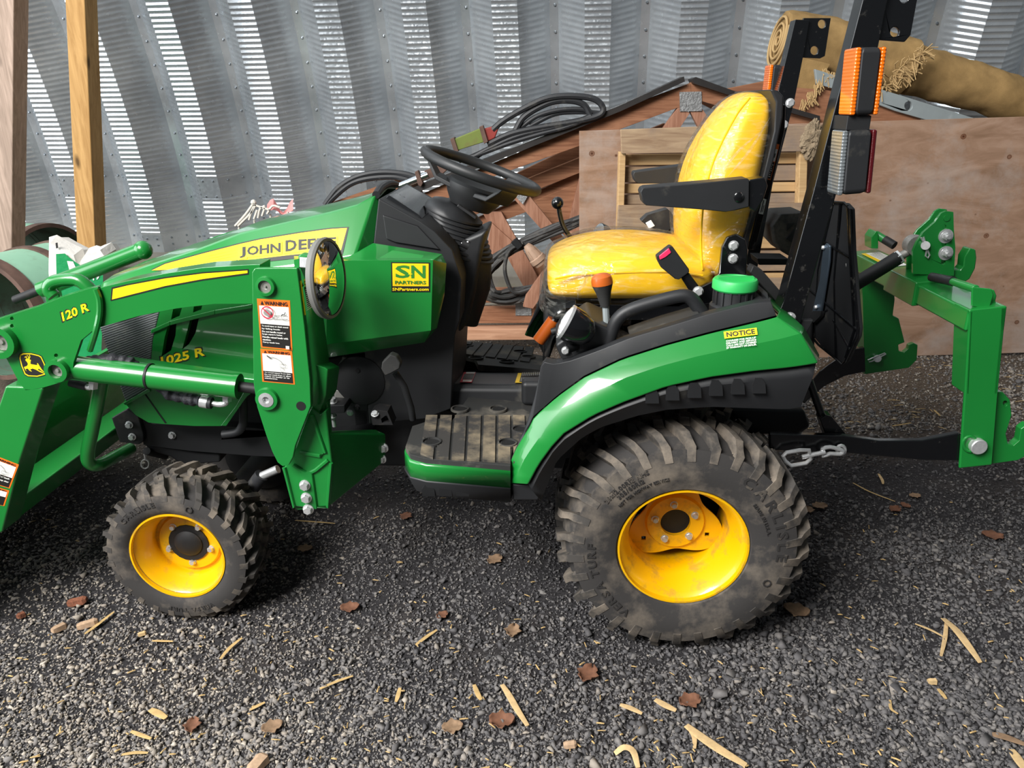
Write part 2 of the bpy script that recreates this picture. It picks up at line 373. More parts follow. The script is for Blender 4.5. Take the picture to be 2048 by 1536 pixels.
def decal(name, parent, bl, br, tr, tl, items, lift=.0006, label=None, nrm=None):
    mb = MB(); bl, br, tr, tl = map(V, (bl, br, tr, tl)); n = (br-bl).cross(tl-bl).normalized()
    if nrm is not None and n.dot(V(nrm)) < 0: n = -n
    def q(u, v, k): return (bl*(1-u)+br*u)*(1-v)+(tl*(1-u)+tr*u)*v+n*(lift*(1+k*.5))
    for k, it in enumerate(items):
        mb.m(it[1])
        if it[0] == 'r': u0, v0, u1, v1 = it[2:6]; mb.add([q(u0, v0, k), q(u1, v0, k), q(u1, v1, k), q(u0, v1, k)], [(0, 1, 2, 3)])
        elif it[0] == 'p':
            pts = [q(u, v, k) for u, v in it[2]]; mb.add(pts, [tuple(t) for t in tessellate_polygon([pts])])
        elif it[0] == 't':
            st, u0, v0, u1, v1 = it[2:7]; text_on(mb, st, q(u0, v0, k), q(u1, v0, k), q(u1, v1, k), q(u0, v1, k), len(it) > 7)
        elif it[0] == 'l':   # line strokes, thickness in u
            pts, th = it[2], it[3]
            for (a, b), (c, d) in zip(pts, pts[1:]):
                L = math.hypot(c-a, d-b) or 1; ox, oy = -(d-b)/L*th, (c-a)/L*th
                mb.add([q(a+ox, b+oy, k), q(c+ox, d+oy, k), q(c-ox, d-oy, k), q(a-ox, b-oy, k)], [(0, 1, 2, 3)])
    return mb.build(name, parent, recalc=False, label=label)
# ================================================================= the setting
# ---- ground
def gh(x, y):
    t = max(0., min(1., (.25-x)/1.0)); t = t*t*(3-2*t)
    return -.047*t+.018*noise.noise(V((x*1.1, y*1.1, 3)))+.008*noise.noise(V((x*4, y*4, 9)))
gx = np.linspace(-9, 9, 181); gy = np.linspace(-4, 8, 121)
gv = [V((x, y, gh(x, y))) for y in gy for x in gx]; nx = len(gx)
mb = MB('gravel_soil'); mb.v = gv; mb.f = [(j*nx+i, j*nx+i+1, (j+1)*nx+i+1, (j+1)*nx+i) for j in range(len(gy)-1) for i in range(nx-1)]; mb.k = [0]*len(mb.f)
me = bpy.data.meshes.new('floor'); me.from_pydata([tuple(q) for q in mb.v], [], mb.f); me.materials.append(M['gravel_soil'])
me.polygons.foreach_set('use_smooth', [True]*len(mb.f))
floor = bpy.data.objects.new('floor', me); COL.objects.link(floor); floor['kind'] = 'structure'; floor['label'] = 'dark crushed gravel floor of the shed'
# ---- loose stones: one uncountable layer
def stone_templates(k=28):
    out = []
    for i in range(k):
        bm = bmesh.new()
        for j in range(random.choice((8, 9, 10))):
            z = random.uniform(-1, 1); a = random.uniform(0, 2*PI); r = math.sqrt(1-z*z)*random.uniform(.8, 1.1)
            bm.verts.new((r*math.cos(a), r*math.sin(a)*random.uniform(.6, .85), z*random.uniform(.40, .75)))
        bmesh.ops.convex_hull(bm, input=bm.verts); bmesh.ops.triangulate(bm, faces=bm.faces); lone = [v for v in bm.verts if not v.link_faces]
        for v in lone: bm.verts.remove(v)
        bm.verts.index_update(); out.append((np.array([tuple(v.co) for v in bm.verts]), np.array([[v.index for v in f.verts] for f in bm.faces]))); bm.free()
    return out
ST = stone_templates()
def scatter(name, n, sampler, size, tint):
    VS, FS, TT = [], [], []; o = 0
    for i in range(n):
        x, y = sampler(); s = size(x, y); tv, tf = ST[i % len(ST)]
        a = random.uniform(0, 2*PI); b = random.gauss(0, .35); ca, sa, cb, sb = math.cos(a), math.sin(a), math.cos(b), math.sin(b)
        q = tv*s; q = np.stack([q[:, 0]*cb+q[:, 2]*sb, q[:, 1], -q[:, 0]*sb+q[:, 2]*cb], 1); q = np.stack([q[:, 0]*ca-q[:, 1]*sa, q[:, 0]*sa+q[:, 1]*ca, q[:, 2]], 1)
        VS.append(q+np.array([x, y, gh(x, y)+s*random.uniform(-.05, .45)])); FS.append(tf+o); o += len(tv); TT.append(np.full(len(tv), tint(x, y)))
    v = np.concatenate(VS).astype(np.float32); f = np.concatenate(FS).astype(np.int32); t = np.concatenate(TT).astype(np.float32)
    me = bpy.data.meshes.new(name); me.vertices.add(len(v)); me.vertices.foreach_set('co', v.ravel()); me.loops.add(f.size); me.loops.foreach_set('vertex_index', f.ravel())
    me.polygons.add(len(f)); me.polygons.foreach_set('loop_start', np.arange(0, f.size, 3, dtype=np.int32)); me.update(calc_edges=True)
    me.attributes.new('tint', 'FLOAT', 'POINT').data.foreach_set('value', t); me.materials.append(M['gravel_stone'])
    ob = bpy.data.objects.new(name, me); COL.objects.link(ob); ob['kind'] = 'stuff'; return ob
def near():
    py = 1000+720*random.random()**.8; px = random.uniform(-350, 2400); g = G(px, py); return g.x, g.y
def midd():
    py = random.uniform(820, 1120); px = random.uniform(-250, 2350); g = G(px, py); return g.x, g.y
def far():
    py = random.uniform(660, 860); px = random.uniform(760, 2350); g = G(px, py); return g.x, g.y
def sz(x, y):
    big = noise.noise(V((x*2.2, y*2.2, 1)))+.6*max(0, min(1, (x+.1)*1.6))-.1
    return max(.0028, random.lognormvariate(math.log(.0052+.0030*max(0, min(1, big))), .36) if random.random() > .035*(1+big) else random.uniform(.009, .016))
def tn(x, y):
    b = random.gauss(.36, .15)+.1*noise.noise(V((x, y, 5)))+.19*max(-.5, min(1, (-x-.05)*1.1))  # paler dusty stones to the left; tint also carries the brighter light there
    b -= .17*max(0, 1-math.hypot((x+.1)/1.1, (y-2.05)/.62)**2)*(.8+.6*noise.noise(V((x*3, y*3, 2))))  # dark churned soil; tint also carries the shade under the tractor
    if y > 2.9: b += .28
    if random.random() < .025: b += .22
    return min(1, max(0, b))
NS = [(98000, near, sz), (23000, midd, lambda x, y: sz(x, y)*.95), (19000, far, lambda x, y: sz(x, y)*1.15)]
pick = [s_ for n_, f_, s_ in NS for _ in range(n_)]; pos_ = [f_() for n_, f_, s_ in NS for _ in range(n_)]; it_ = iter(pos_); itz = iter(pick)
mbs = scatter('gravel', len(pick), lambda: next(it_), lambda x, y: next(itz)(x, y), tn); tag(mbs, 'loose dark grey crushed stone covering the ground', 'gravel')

# ---- corrugated arch wall
WY = rad(9); WE = V((math.cos(WY), -math.sin(WY), 0)); WN = V((math.sin(WY), math.cos(WY), 0)); RR = 7.0; WZ0 = -.3
WQ = B(650, 340, 5.96)
def wdep(z): return math.sqrt(RR*RR-(z-WZ0)**2)-math.sqrt(RR*RR-(WQ.z-WZ0)**2)
_d = ray(729, 340); _t = (WQ-CAMP).dot(WN)/_d.dot(WN); WU0 = (CAMP+_d*_t-WQ).dot(WE)      # crest right edge seen at (729, 340)
PER = .61; CW = .17; SW = .19; VW = .06; DEP = .19
def arch(u, s, d=0):   # u along the wall, s arc length from z=.25, d outward
    th0 = math.asin((.22-WZ0)/RR); th = th0+s/RR; r = RR+d
    z = WZ0+r*math.sin(th); q = r*math.cos(th)-math.sqrt(RR*RR-(WQ.z-WZ0)**2)
    p = WQ+WE*u+WN*q; p.z = z; return p
# columns (du from crest right edge, depth, ridge amplitude mask)
cols = [(-CW, 0, 1), (-CW+.004, 0, 1), (-.004, 0, 1), (0, 0, 1)] + [(SW*t, DEP*t, m_) for t, m_ in ((.04, 1), (.5, 1), (.80, 1), (.86, 0), (1, 0))] + [(SW+VW*.5, DEP, 0), (SW+VW, DEP, 0)] + [(SW+VW+SW*t, DEP*(1-t), m_) for t, m_ in ((.10, 0), (.16, 1), (.6, 1), (.96, 1), (1, 1))]
def panel_mesh(split):
    PIT = .036; S1 = 3.1; k = int(S1/PIT*5); vs = []; fs = []
    for j in range(k+1):
        s = S1*j/k; ph = (s/PIT) % 1; am = .0055*(max(0, math.sin(PI*min(1, ph/.62))) if ph < .62 else 0)
        z = s+.22
        if split and .70 < z < .86: am = 0
        if not split and z < .40: am = 0
        for du, d, m_ in cols: vs.append(arch(du, s, d-am*m_))
    n = len(cols)
    for j in range(k):
        for i in range(n-1): fs.append((j*n+i, j*n+i+1, (j+1)*n+i+1, (j+1)*n+i))
    return vs, fs
wall = bpy.data.objects.new('wall_back', None); COL.objects.link(wall); wall['kind'] = 'structure'; wall['label'] = 'curved galvanised corrugated steel wall of the arch shed'
pmesh = {}
for sp in (True, False):
    vs, fs = panel_mesh(sp); me = bpy.data.meshes.new('steel_panel'); me.from_pydata([tuple(q) for q in vs], [], fs); me.materials.append(M['galvanised'])
    bm = bmesh.new(); bm.from_mesh(me)
    for f in bm.faces: f.smooth = True
    for e in bm.edges:
        if len(e.link_faces) == 2: e.smooth = e.link_faces[0].normal.dot(e.link_faces[1].normal) > math.cos(rad(32))
    bm.to_mesh(me); bm.free(); pmesh[sp] = me
for k in range(-9, 13):
    o = bpy.data.objects.new('steel_panel', pmesh[k % 2 == 0]); COL.objects.link(o); o.parent = wall; o.location = WE*(WU0+k*PER)
mb = MB('galv_bolt')
for k in range(-9, 12):
    u0 = WU0+k*PER
    for i in range(14): s = .12+i*.165; p = arch(u0+SW+VW*.62, s, DEP-.004); mb.ball(p, .010, 6)
    zs = (.70, .86) if k % 2 == 0 else (.29, .38)
    for z in zs:
        s = z-.22+(.018 if z in (.70, .29) else -.018)
        for du, d in ((-CW*.78, -.002), (-CW*.25, -.002), (SW*.3, DEP*.3), (SW*.75, DEP*.75), (SW+VW+SW*.35, DEP*.65), (SW+VW+SW*.75, DEP*.25)): mb.ball(arch(u0+du, s, d-.003), .009, 6)
mb.build('wall_bolts', wall, kind='stuff')
# overhead part of the arch (out of the frame, shades the wall from above)
mb = MB('galvanised'); rows = []
for j in range(15):
    s = 3.1+(RR*PI/2-3.1)*j/14; rows.append([arch(u, s, .08) for u in (-6, -2, 2, 6, 9)])
mb.loft(rows, closed=False); o = mb.build('ceiling', None, recalc=False); o['kind'] = 'structure'
# footing
mb = MB('concrete'); mb.loft([[WQ+WE*u+WN*q+V((0, 0, z-WQ.z)) for q, z in ((-.28, -.1), (-.28, .20), (-.20, .24), (.5, .26), (.5, -.1))] for u in np.linspace(-6, 8, 15)])
o = mb.build('trim_1', None, bevel=.01); o['kind'] = 'structure'; o['label'] = 'low concrete footing under the corrugated wall'
# ================================================================= the tractor (local frame: x to the rear, y to the far side, z up)
TR = bpy.data.objects.new('tractor', None); COL.objects.link(TR); TR.location = ORG; TR.rotation_euler = (0, 0, -YAW)
tag(TR, 'green compact tractor with yellow wheels, plastic-wrapped yellow seat and front loader', 'tractor')
TW = Matrix.Translation(ORG) @ Matrix.Rotation(-YAW, 4, 'Z')
N_ = V((0, -1, 0))
def shift(v, y): return V((v[0], y, v[2]))

# ---------------------------------------------------------------- wheels
def tire(R, W, rb, nl, lugh, c, name_parent, sgn=-1):
    # c centre, outer side at sgn*y; returns tire mesh object
    c = V(c); mb = MB('rubber')
    prof = [(rb, -.40), (rb+.012, -.46), (rb+(R-rb)*.30, -.495), (rb+(R-rb)*.55, -.50), (rb+(R-rb)*.74, -.478), (R-lugh*1.5, -.43), (R-lugh*.95, -.34), (R-lugh*.75, -.15), (R-lugh*.7, 0)]
    full = prof + [(r, -h) for r, h in reversed(prof[:-1])]
    mb.lathe([(r, h*W) for r, h in full], c, (0, 1, 0), 72, cap=False)
    mb.m('rubber_lug')
    path = [(rb+(R-rb)*.57, -.503, .0), (rb+(R-rb)*.80, -.476, .002), (R-lugh*.75, -.432, .25), (R-lugh*.12, -.40, .7), (R, -.30, 1), (R, -.17, 1), (R+.001, -.03, .95)]
    base = [(rb+(R-rb)*.56, -.470), (rb+(R-rb)*.76, -.44), (R-lugh*1.6, -.40), (R-lugh*1.3, -.36), (R-lugh*1.1, -.28), (R-lugh*.95, -.15), (R-lugh*.9, -.02)]
    pit = 2*PI/nl
    for side in (-1, 1):
        for i in range(nl):
            a0 = i*pit + (pit/2 if side > 0 else 0); rings = []
            long_ = i % 2 == 0
            for j, ((r, h, t), (rb_, hb)) in enumerate(zip(path, base)):
                if not long_ and j == len(path)-1: continue
                u = j/(len(path)-1); a = a0 + pit*(.95*u**2.0)*1.0
                wt = pit*(.30 if j > 1 else .36)*(1 if j < 5 else .92); wb = wt*1.28
                def pt(rr, hh, aa): return c+V((math.cos(aa)*rr, side*-1*hh*W*-1 if False else hh*W*(-side*-1), math.sin(aa)*rr))
                rings.append([pt(rb_, hb, a-wb/2), pt(r, h, a-wt/2), pt(r, h, a+wt/2), pt(rb_, hb, a+wb/2)])
            mb.loft(rings)
    # centre blocks
    for i in range(nl):
        a = i*pit + pit*.55; 
        for hh, da in ((-.09, 0), (.10, pit*.45)):
            rings = []
            for rr, w_, hw in ((R-lugh*.9, .34, .075), (R, .25, .055)):
                rings.append([c+V((math.cos(a+da+sa*pit*w_/1.6)*rr, (hh+sh*hw)*W, math.sin(a+da+sa*pit*w_/1.6)*rr)) for sa, sh in ((-1, -1), (1, -.6), (1, 1), (-1, .6))])
            mb.loft(rings)
    return mb.build('tire', name_parent, smooth=38)
def arc_text(mb, st, c, Rd, a0, h, y, thick=.0022, bold=True, track=.16, wide=1.0):
    a = rad(a0)
    for ch in st:
        if ch == ' ': a -= h*.5/Rd; continue
        vs, fs = glyphs(ch, bold); lo, hi = vs.min(0), vs.max(0); s = h/.72; wd = (hi[0]-lo[0])*s*wide
        def pos(gx, gy, yy):
            t = a-((gx-lo[0])*s*wide)/Rd; rr = Rd+gy*s; return V((c[0]+math.cos(t)*rr, yy, c[2]+math.sin(t)*rr))
        n = len(vs); mb.add([pos(x, yy, y) for x, yy in vs], fs)
        # raised edge
        cnt = {}
        for f in fs:
            for p_, q_ in zip(f, f[1:]+f[:1]): cnt[(p_, q_)] = 1
        for (p_, q_) in [e for e in cnt if (e[1], e[0]) not in cnt]:
            mb.add([pos(*vs[p_], y), pos(*vs[q_], y), pos(*vs[q_], y+thick), pos(*vs[p_], y+thick)], [(0, 1, 2, 3)])
        a -= (wd+track*h)/Rd
def wheel(c, R, W, rimR, nl, lugh, hubdep, discR, boltR, holeR, far=False, front=False):
    c = V(c); s = 1 if far else -1   # outer side
    yo = c.y + s*W*.44
    mb = MB('yellow_paint')
    d = -s
    prof = [(rimR, 0), (rimR+.002, .004), (rimR-.004, .010), (rimR-.014, .020), (rimR-.018, .040), (rimR-.030, .055), (rimR-.034, W*.55), (rimR-.020, W*.80), (rimR-.014, W*.86), (rimR, W*.88)]
    rings = [mb.ring(V((c.x, yo+d*h, c.z)), (0, 1, 0), r, 64) for r, h in prof]; mb.loft(rings, cap=False)
    # outer lip thickness
    rings = [mb.ring(V((c.x, yo+d*h, c.z)), (0, 1, 0), r, 64) for r, h in ((rimR-.004, .012), (rimR-.002, -.003), (rimR+.003, -.003), (rimR+.004, .012))]; mb.loft(rings, cap=False)
    rim = mb.build('front_wheel' if front else 'rear_wheel', TR, smooth=40)
    # disc
    yd = yo + d*hubdep; mb = MB('yellow_paint'); n = 96; out = []; 
    for i in range(n):
        a = 2*PI*i/n
        r = discR if front else discR*(.82+.18*math.cos(3*(a+rad(25))))
        out.append(V((c.x+math.cos(a)*r, yd, c.z+math.sin(a)*r)))
    inner = [V((c.x+math.cos(2*PI*i/40)*holeR, yd, c.z+math.sin(2*PI*i/40)*holeR)) for i in range(40)]
    holes = [inner]
    if not front:
        for a in (rad(-25), rad(-145), rad(95)):
            cx, cz, q = c.x+math.cos(a)*discR*.72, c.z+math.sin(a)*discR*.72, .006; holes.append([V((cx+x*q, yd, cz+z*q)) for x, z in ((-1, -1), (1, -1), (1, 1), (-1, 1))])
    mb.prism(out, (0, d*.006, 0), holes)
    rings = [mb.ring(V((c.x, yd+d*h, c.z)), (0, 1, 0), r, 40) for r, h in ((boltR*1.45, 0), (boltR*1.36, -.010), (boltR*.72, -.011), (holeR*1.02, -.008), (holeR, .008))]; mb.loft(rings, cap=False)
    if front: mb.m('black_matte').lathe([(discR+.001, .004), (discR+.001, .0075)], (c.x, yd, c.z), (0, d, 0), 48, cap=False)
    mb.build('wheel_disc', rim, smooth=30)
    for i in range(5):
        a = rad(90+72*i+(8 if not front else -35)); mb = MB('steel_zinc'); mb.bolt((c.x+math.cos(a)*boltR, yd-d*.010, c.z+math.sin(a)*boltR), (0, -d, 0), .0085, .012); mb.build('wheel_bolt', rim)
    mb = MB('dark_iron'); mb.lathe([(holeR*1.15, .02), (holeR*1.1, -.004 if not front else -.018), (holeR*.8, -.008 if not front else -.026), (holeR*.25, -.004 if not front else -.028)] if front else [(holeR*.99, .0), (holeR*.97, .03), (holeR*.3, .035)], (c.x, yd, c.z), (0, d, 0), 32); mb.build('hub', rim)
    t = tire(R, W, rimR-.004, nl, lugh, c, rim)
    return rim, yo
rc = P(1366, 1096, -.56); RW = .30
rear_c = V((rc.x, -.56+RW*.44, rc.z))
RIMR = .1635
rw, _ = wheel(rear_c, .325, RW, RIMR, 30, .029, .135, .138, .056, .040)
fc = P(355, 1113, -.43); front_c = V((fc.x, -.43+.20*.44, fc.z))
fw, _ = wheel(front_c, .226, .20, .136, 26, .024, .085, .108, .066, .038, front=True)
wheel(V((rear_c.x, -rear_c.y, rear_c.z)), .325, RW, RIMR, 30, .029, .135, .138, .056, .040, far=True)
wheel(V((front_c.x, -front_c.y, front_c.z)), .226, .20, .136, 26, .024, .085, .108, .066, .038, far=True, front=True)
ysr = rear_c.y-RW*.5-.0015
mb = MB('rubber_letter'); arc_text(mb, 'CARLISLE', rear_c, .232, 58, .026, ysr, track=.42, wide=1.25); arc_text(mb, 'VERSA TURF', rear_c, .225, 236, .021, ysr, track=.30, wide=1.15)
arc_text(mb, '26x12.00R12 NHS', rear_c, .240, 146, .012, ysr, track=.12); arc_text(mb, '305/60R12', rear_c, .224, 139, .012, ysr, track=.12); arc_text(mb, 'NOT FOR HIGHWAY SERVICE', rear_c, .209, 143, .007, ysr, track=.1)
arc_text(mb, 'MADE IN U.S.A.', rear_c, .208, 41, .009, ysr, track=.15)
mb.lathe([(.011, 0), (.011, -.002), (.008, -.002), (.008, 0)], (rear_c.x+.232*math.cos(rad(-22)), ysr, rear_c.z+.232*math.sin(rad(-22))), (0, 1, 0), 8, cap=False)
mb.build('sidewall_lettering', rw, recalc=False)
ysf = front_c.y-.10-.0015
mb = MB('rubber_letter'); arc_text(mb, 'CARLISLE', front_c, .170, 140, .015, ysf, track=.25, wide=1.1); arc_text(mb, 'VERSA TURF', front_c, .170, 300, .013, ysf, track=.25, wide=1.1)
mb.lathe([(.011, 0), (.011, -.002), (.008, -.002), (.008, 0)], (front_c.x+.175*math.cos(rad(68)), ysf, front_c.z+.175*math.sin(rad(68))), (0, 1, 0), 8, cap=False); mb.build('sidewall_lettering', fw, recalc=False)

# ---------------------------------------------------------------- hood
def line(px, y): return [P(a, b, (y[i] if isinstance(y, (list, tuple)) else y)) for i, (a, b) in enumerate(px)]
L1y = [-.12, -.14, -.155, -.16, -.16, -.16, -.16, -.14]
L1px = [(205, 564), (292, 531), (400, 496), (480, 466), (604, 437), (663, 423), (715, 409), (752, 390)]
L1 = line(L1px, L1y)
L2px = [(199, 606), (290, 580), (395, 560), (475, 547), (590, 532), (640, 524), (690, 516), (708, 512)]
L2y = [-.17, -.21, -.235, -.245, -.25, -.25, -.25, -.25]
L2 = line(L2px, L2y)
L0 = [V((q.x, 0, q.z+.010)) for q in L1]; L05 = [V((q.x, q.y*.55, q.z+.008)) for q in L1]
L3 = [V((q.x, q.y-.012, q.z-.10)) for q in L2]
front = [V((L1[0].x-.03, 0, L1[0].z-.03)), V((L1[0].x-.028, -.07, L1[0].z-.03)), V((L1[0].x-.022, -.12, L1[0].z-.035)), V((L2[0].x-.01, -.165, L2[0].z-.01)), V((L3[0].x-.01, -.17, L3[0].z))]
rows = [[f] + l for f, l in zip(front, (L0, L05, L1, L2, L3))]
mb = MB('green_paint'); mb.loft(rows, closed=False)
low = [V((q.x+.01, q.y, q.z-.25)) for q in rows[0][:1]]
# rear facet
ra, rb_, rc_, rd = L1[-1], L2[-1], P(747, 484, -.19), P(758, 396, -.12)
mb.loft([[ra, rb_], [rd, rc_]], closed=False); mb.add([ra, rd, V((rd.x, 0, rd.z+.012)), V((ra.x, 0, ra.z+.010))], [(0, 1, 2, 3)])
mb.mirror(); hood = mb.build('hood', TR, merge=.0005, smooth=24)
sm = hood.modifiers.new('bevel', 'BEVEL'); sm.width = .006; sm.segments = 3; sm.limit_method = 'ANGLE'; sm.angle_limit = rad(18)
def HS(px, py, e=.0014):
    yc = interp(px, [(a, b) for a, b in L1px]); y2 = interp(px, [(a, b) for a, b in L2px]); yy1 = interp(px, [(a[0], b) for a, b in zip(L1px, L1y)]); yy2 = interp(px, [(a[0], b) for a, b in zip(L2px, L2y)])
    t = (py-yc)/(y2-yc); return P(px, py, yy1+(yy2-yy1)*t-e)
# yellow stripe with lettering
up = [(303, 541), (330, 528), (406, 507), (480, 488), (520, 479), (600, 466), (660, 458), (694, 456)]
lo = [(303, 541), (345, 539), (406, 533), (470, 524), (520, 517), (580, 510), (640, 504), (682, 500)]
def strip(mb, up, lo, e): mb.loft([[HS(a, b, e) for a, b in up], [HS(a, b, e) for a, b in lo]], closed=False)
mb = MB('black_print'); strip(mb, [(a+ (4 if i == 7 else 0), b-2.5) for i, (a, b) in enumerate(up)], [(a+(1 if i < 7 else 3), b+(0 if i == 0 else 5+i*.6)) for i, (a, b) in enumerate(lo)], .0014)
mb.m('yellow_print'); strip(mb, up, lo, .0018)
mb.m('gold_print')
for f in (.25, .45, .62): strip(mb, [(u[0]+(l[0]-u[0])*f, u[1]+(l[1]-u[1])*f-.8) for u, l in list(zip(up, lo))[1:]], [(u[0]+(l[0]-u[0])*f, u[1]+(l[1]-u[1])*f+1.2) for u, l in list(zip(up, lo))[1:]], .0020)
for st, q in (('J', ((479, 516), (491, 514), (491, 493), (479, 495))), ('OHN', ((494, 511), (561, 504), (561, 485), (494, 493))), ('D', ((571, 503), (593, 500), (593, 478), (571, 481))), ('EERE', ((597, 500), (672, 492), (672, 474), (597, 479)))):
    qs = [HS(a, b, .0046) for a, b in q]; gq = [(a+dx, b+dy) for (a, b), (dx, dy) in zip(q, ((-3, 4), (3, 4), (3, -2), (-3, -2)))]
    mb.m('yellow_print').add([HS(a, b, .0034) for a, b in gq], [(0, 1, 2, 3)]); mb.m('black_print'); text_on(mb, st, *qs, bold=True)
mb.build('hood_decal', hood, recalc=False, label='yellow hood stripe with dark maker name lettering')
# side panel with vents
ys = -.265
side = [(330, 585), (321, 618), (306, 679), (302, 725), (297, 776), (249, 806), (271, 830), (297, 845), (327, 848), (390, 852), (441, 852), (472, 812), (492, 788), (560, 742), (655, 714), (655, 522), (590, 534), (475, 549), (395, 563)]
vents = [[(342, 639), (347, 614), (365, 612), (359, 632)], [(323, 713), (329, 676), (336, 650), (353, 646), (351, 671), (342, 701)], [(364, 699), (370, 679), (380, 640), (398, 636), (391, 666), (378, 688)], [(386, 625), (388, 609), (406, 607), (402, 620)]]
mb = MB('green_paint'); mb.pp(side, ys, ys+.018, vents); sp = mb.build('hood_side_panel', TR)
mb = MB('green_paint')
for (x0, a), (x1, b) in zip([(302, 662), (340, 645), (430, 623), (505, 611)], [(340, 645), (430, 623), (505, 611), (560, 604)]): mb.hull8([P(x0, a+6, ys-.006), P(x1, b+6, ys-.006), P(x0, a+6, ys+.004), P(x1, b+6, ys+.004), P(x0, a-3, ys-.006), P(x1, b-3, ys-.006), P(x0, a-3, ys+.004), P(x1, b-3, ys+.004)])
mb.build('panel_ridge', sp, bevel=.002)
mb = MB('hole_dark'); mb.pp([(312, 730), (318, 600), (420, 590), (420, 720)], ys+.035, ys+.05); mb.build('vent_back', sp)
mb = MB('black_print'); q = [P(a, b, ys-.0014) for a, b in ((323, 732), (410, 711), (408, 693), (321, 714))]
text_on(mb, '1025 R', *[P(a, b, ys-.0010) for a, b in ((321, 735), (413, 713), (410, 690), (318, 712))], bold=True); mb.m('yellow_print'); text_on(mb, '1025 R', *q, bold=True); mb.build('model_lettering', sp, recalc=False, label='yellow model number lettering')
mb = MB('green_paint'); mb.pp([(560, 742), (655, 714), (655, 700), (492, 776), (472, 812), (441, 852), (452, 852), (492, 795)], ys-.008, ys); mb.build('panel_edge', sp, bevel=.002)
mb = MB('hole_dark'); mb.pp([(289, 789), (291, 788), (333, 846), (330, 847)], ys-.0012, ys-.0004); mb.build('panel_seam', sp)
# grille nose
mb = MB('grille_mesh'); mb.pp([(199, 655), (321, 615), (306, 679), (302, 725), (299, 776), (251, 804), (219, 715)], -.255, .255); gr = mb.build('grille', TR, bevel=.004)
mb = MB('dark_iron')
for k in range(34):
    t = (k+.5)/34; a = (199+20*min(1, t/.4)+32*max(0, (t-.4)/.6), 655+60*min(1, t/.4)+88*max(0, (t-.4)/.6)); b = (321-21*t, 615+160*t)
    mb.hull8([P(a[0], a[1]+.7, -.2556), P(b[0], b[1]+.7, -.2556), P(a[0], a[1]+.7, -.25), P(b[0], b[1]+.7, -.25), P(a[0], a[1]-.3, -.2556), P(b[0], b[1]-.3, -.2556), P(a[0], a[1]-.3, -.25), P(b[0], b[1]-.3, -.25)])
mb.build('grille_mesh_rows', gr, kind='stuff')
mb = MB('green_paint'); mb.pp([(299, 776), (251, 804), (246, 807), (250, 811), (300, 784)], ys-.006, .26); mb.build('nose_trim', TR, bevel=.002)
# rear side panel
yp = -.315
mb = MB('green_paint')
A = [P(746, 486, -.22), P(884, 508, -.25)]; B1 = [P(655, 523, yp+.01), P(693, 521, yp), P(866, 520, yp)]; C1 = [P(652, 689, yp), P(862, 661, yp)]; D1 = [P(649, 716, yp+.035), P(849, 685, yp+.035)]
E1 = [P(893, 527, -.27), P(889, 590, -.27), P(874, 656, -.27)]
F0 = P(700, 512, -.25); E0 = [P(640, 522, -.29), P(640, 700, -.29)]
vs = [F0, A[0], A[1], B1[0], B1[1], B1[2], C1[0], C1[1], D1[0], D1[1], E1[0], E1[1], E1[2], E0[0], P(648, 716, -.28)]
mb.add(vs, [(0, 4, 5, 2, 1), (3, 6, 7, 5, 4), (6, 8, 9, 7), (5, 7, 12, 11, 10), (7, 9, 12), (2, 5, 10), (0, 3, 4), (13, 14, 8, 6, 3), (13, 3, 0)]); mb2 = MB('green_paint'); mb2.v = list(mb.v); mb2.f = [list(f) for f in mb.f]; mb2.k = list(mb.k); mb2.flip(); mb2.build('rear_side_panel', TR, merge=.0003, smooth=20)
rp = mb.build('rear_side_panel', TR, merge=.0003, smooth=20)
s_ = rp.modifiers.new('solidify', 'SOLIDIFY'); s_.thickness = .006; s_.offset = -1
b_ = rp.modifiers.new('bevel', 'BEVEL'); b_.width = .006; b_.segments = 3; b_.limit_method = 'ANGLE'; b_.angle_limit = rad(18)
q = [P(a, b, yp-.0006) for a, b in ((783, 584), (860, 584), (860, 525), (782, 524))]
decal('dealer_sticker', rp, *q, [('r', 'black_print', 0, 0, 1, 1), ('r', 'yellow_print', .035, .20, .965, .96), ('r', 'gold_print', .05, .22, .95, .94), ('t', 'green_print', 'S', .11, .47, .50, .90, 1), ('t', 'green_print', 'N', .52, .47, .89, .90, 1), ('r', 'yellow_print', .445, .60, .545, .625), ('r', 'yellow_print', .485, .56, .505, .67), ('t', 'green_print', 'PARTNERS', .10, .275, .90, .39, 1), ('t', 'yellow_print', 'SNPartners.com', .03, .05, .97, .155, 1)], nrm=N_, label='yellow and green dealer sticker')
# ---------------------------------------------------------------- dash cowl, column, steering wheel
mb = MB('black_plastic'); mb.pp([(757, 397), (841, 443), (868, 462), (905, 500), (924, 560), (920, 640), (910, 670), (906, 727), (902, 818), (850, 838), (738, 848), (729, 706), (648, 716), (655, 600), (747, 486)], -.205, .205); cowl = mb.build('dash_cowl', TR, bevel=.012, seg=3)
mb = MB('black_plastic'); mb.pp([(765, 430), (835, 452), (880, 500), (870, 498), (790, 485), (772, 478)], -.2125, -.203); mb.build('cowl_side_recess', cowl, bevel=.003)
zt = P(790, 380, 0)
mb = MB('black_gloss'); a, b = P(766, 401, -.17), P(842, 442, -.19); mb.hull8([a+V((0, .02, .002)), b+V((0, .02, .002)), my(a)+V((0, -.02, .002)), my(b)+V((0, -.02, .002)), a+V((.01, .03, .012)), b+V((-.01, .03, .012)), my(a)+V((.01, -.03, .012)), my(b)+V((-.01, -.03, .012))]); mb.build('instrument_panel', cowl, bevel=.003)
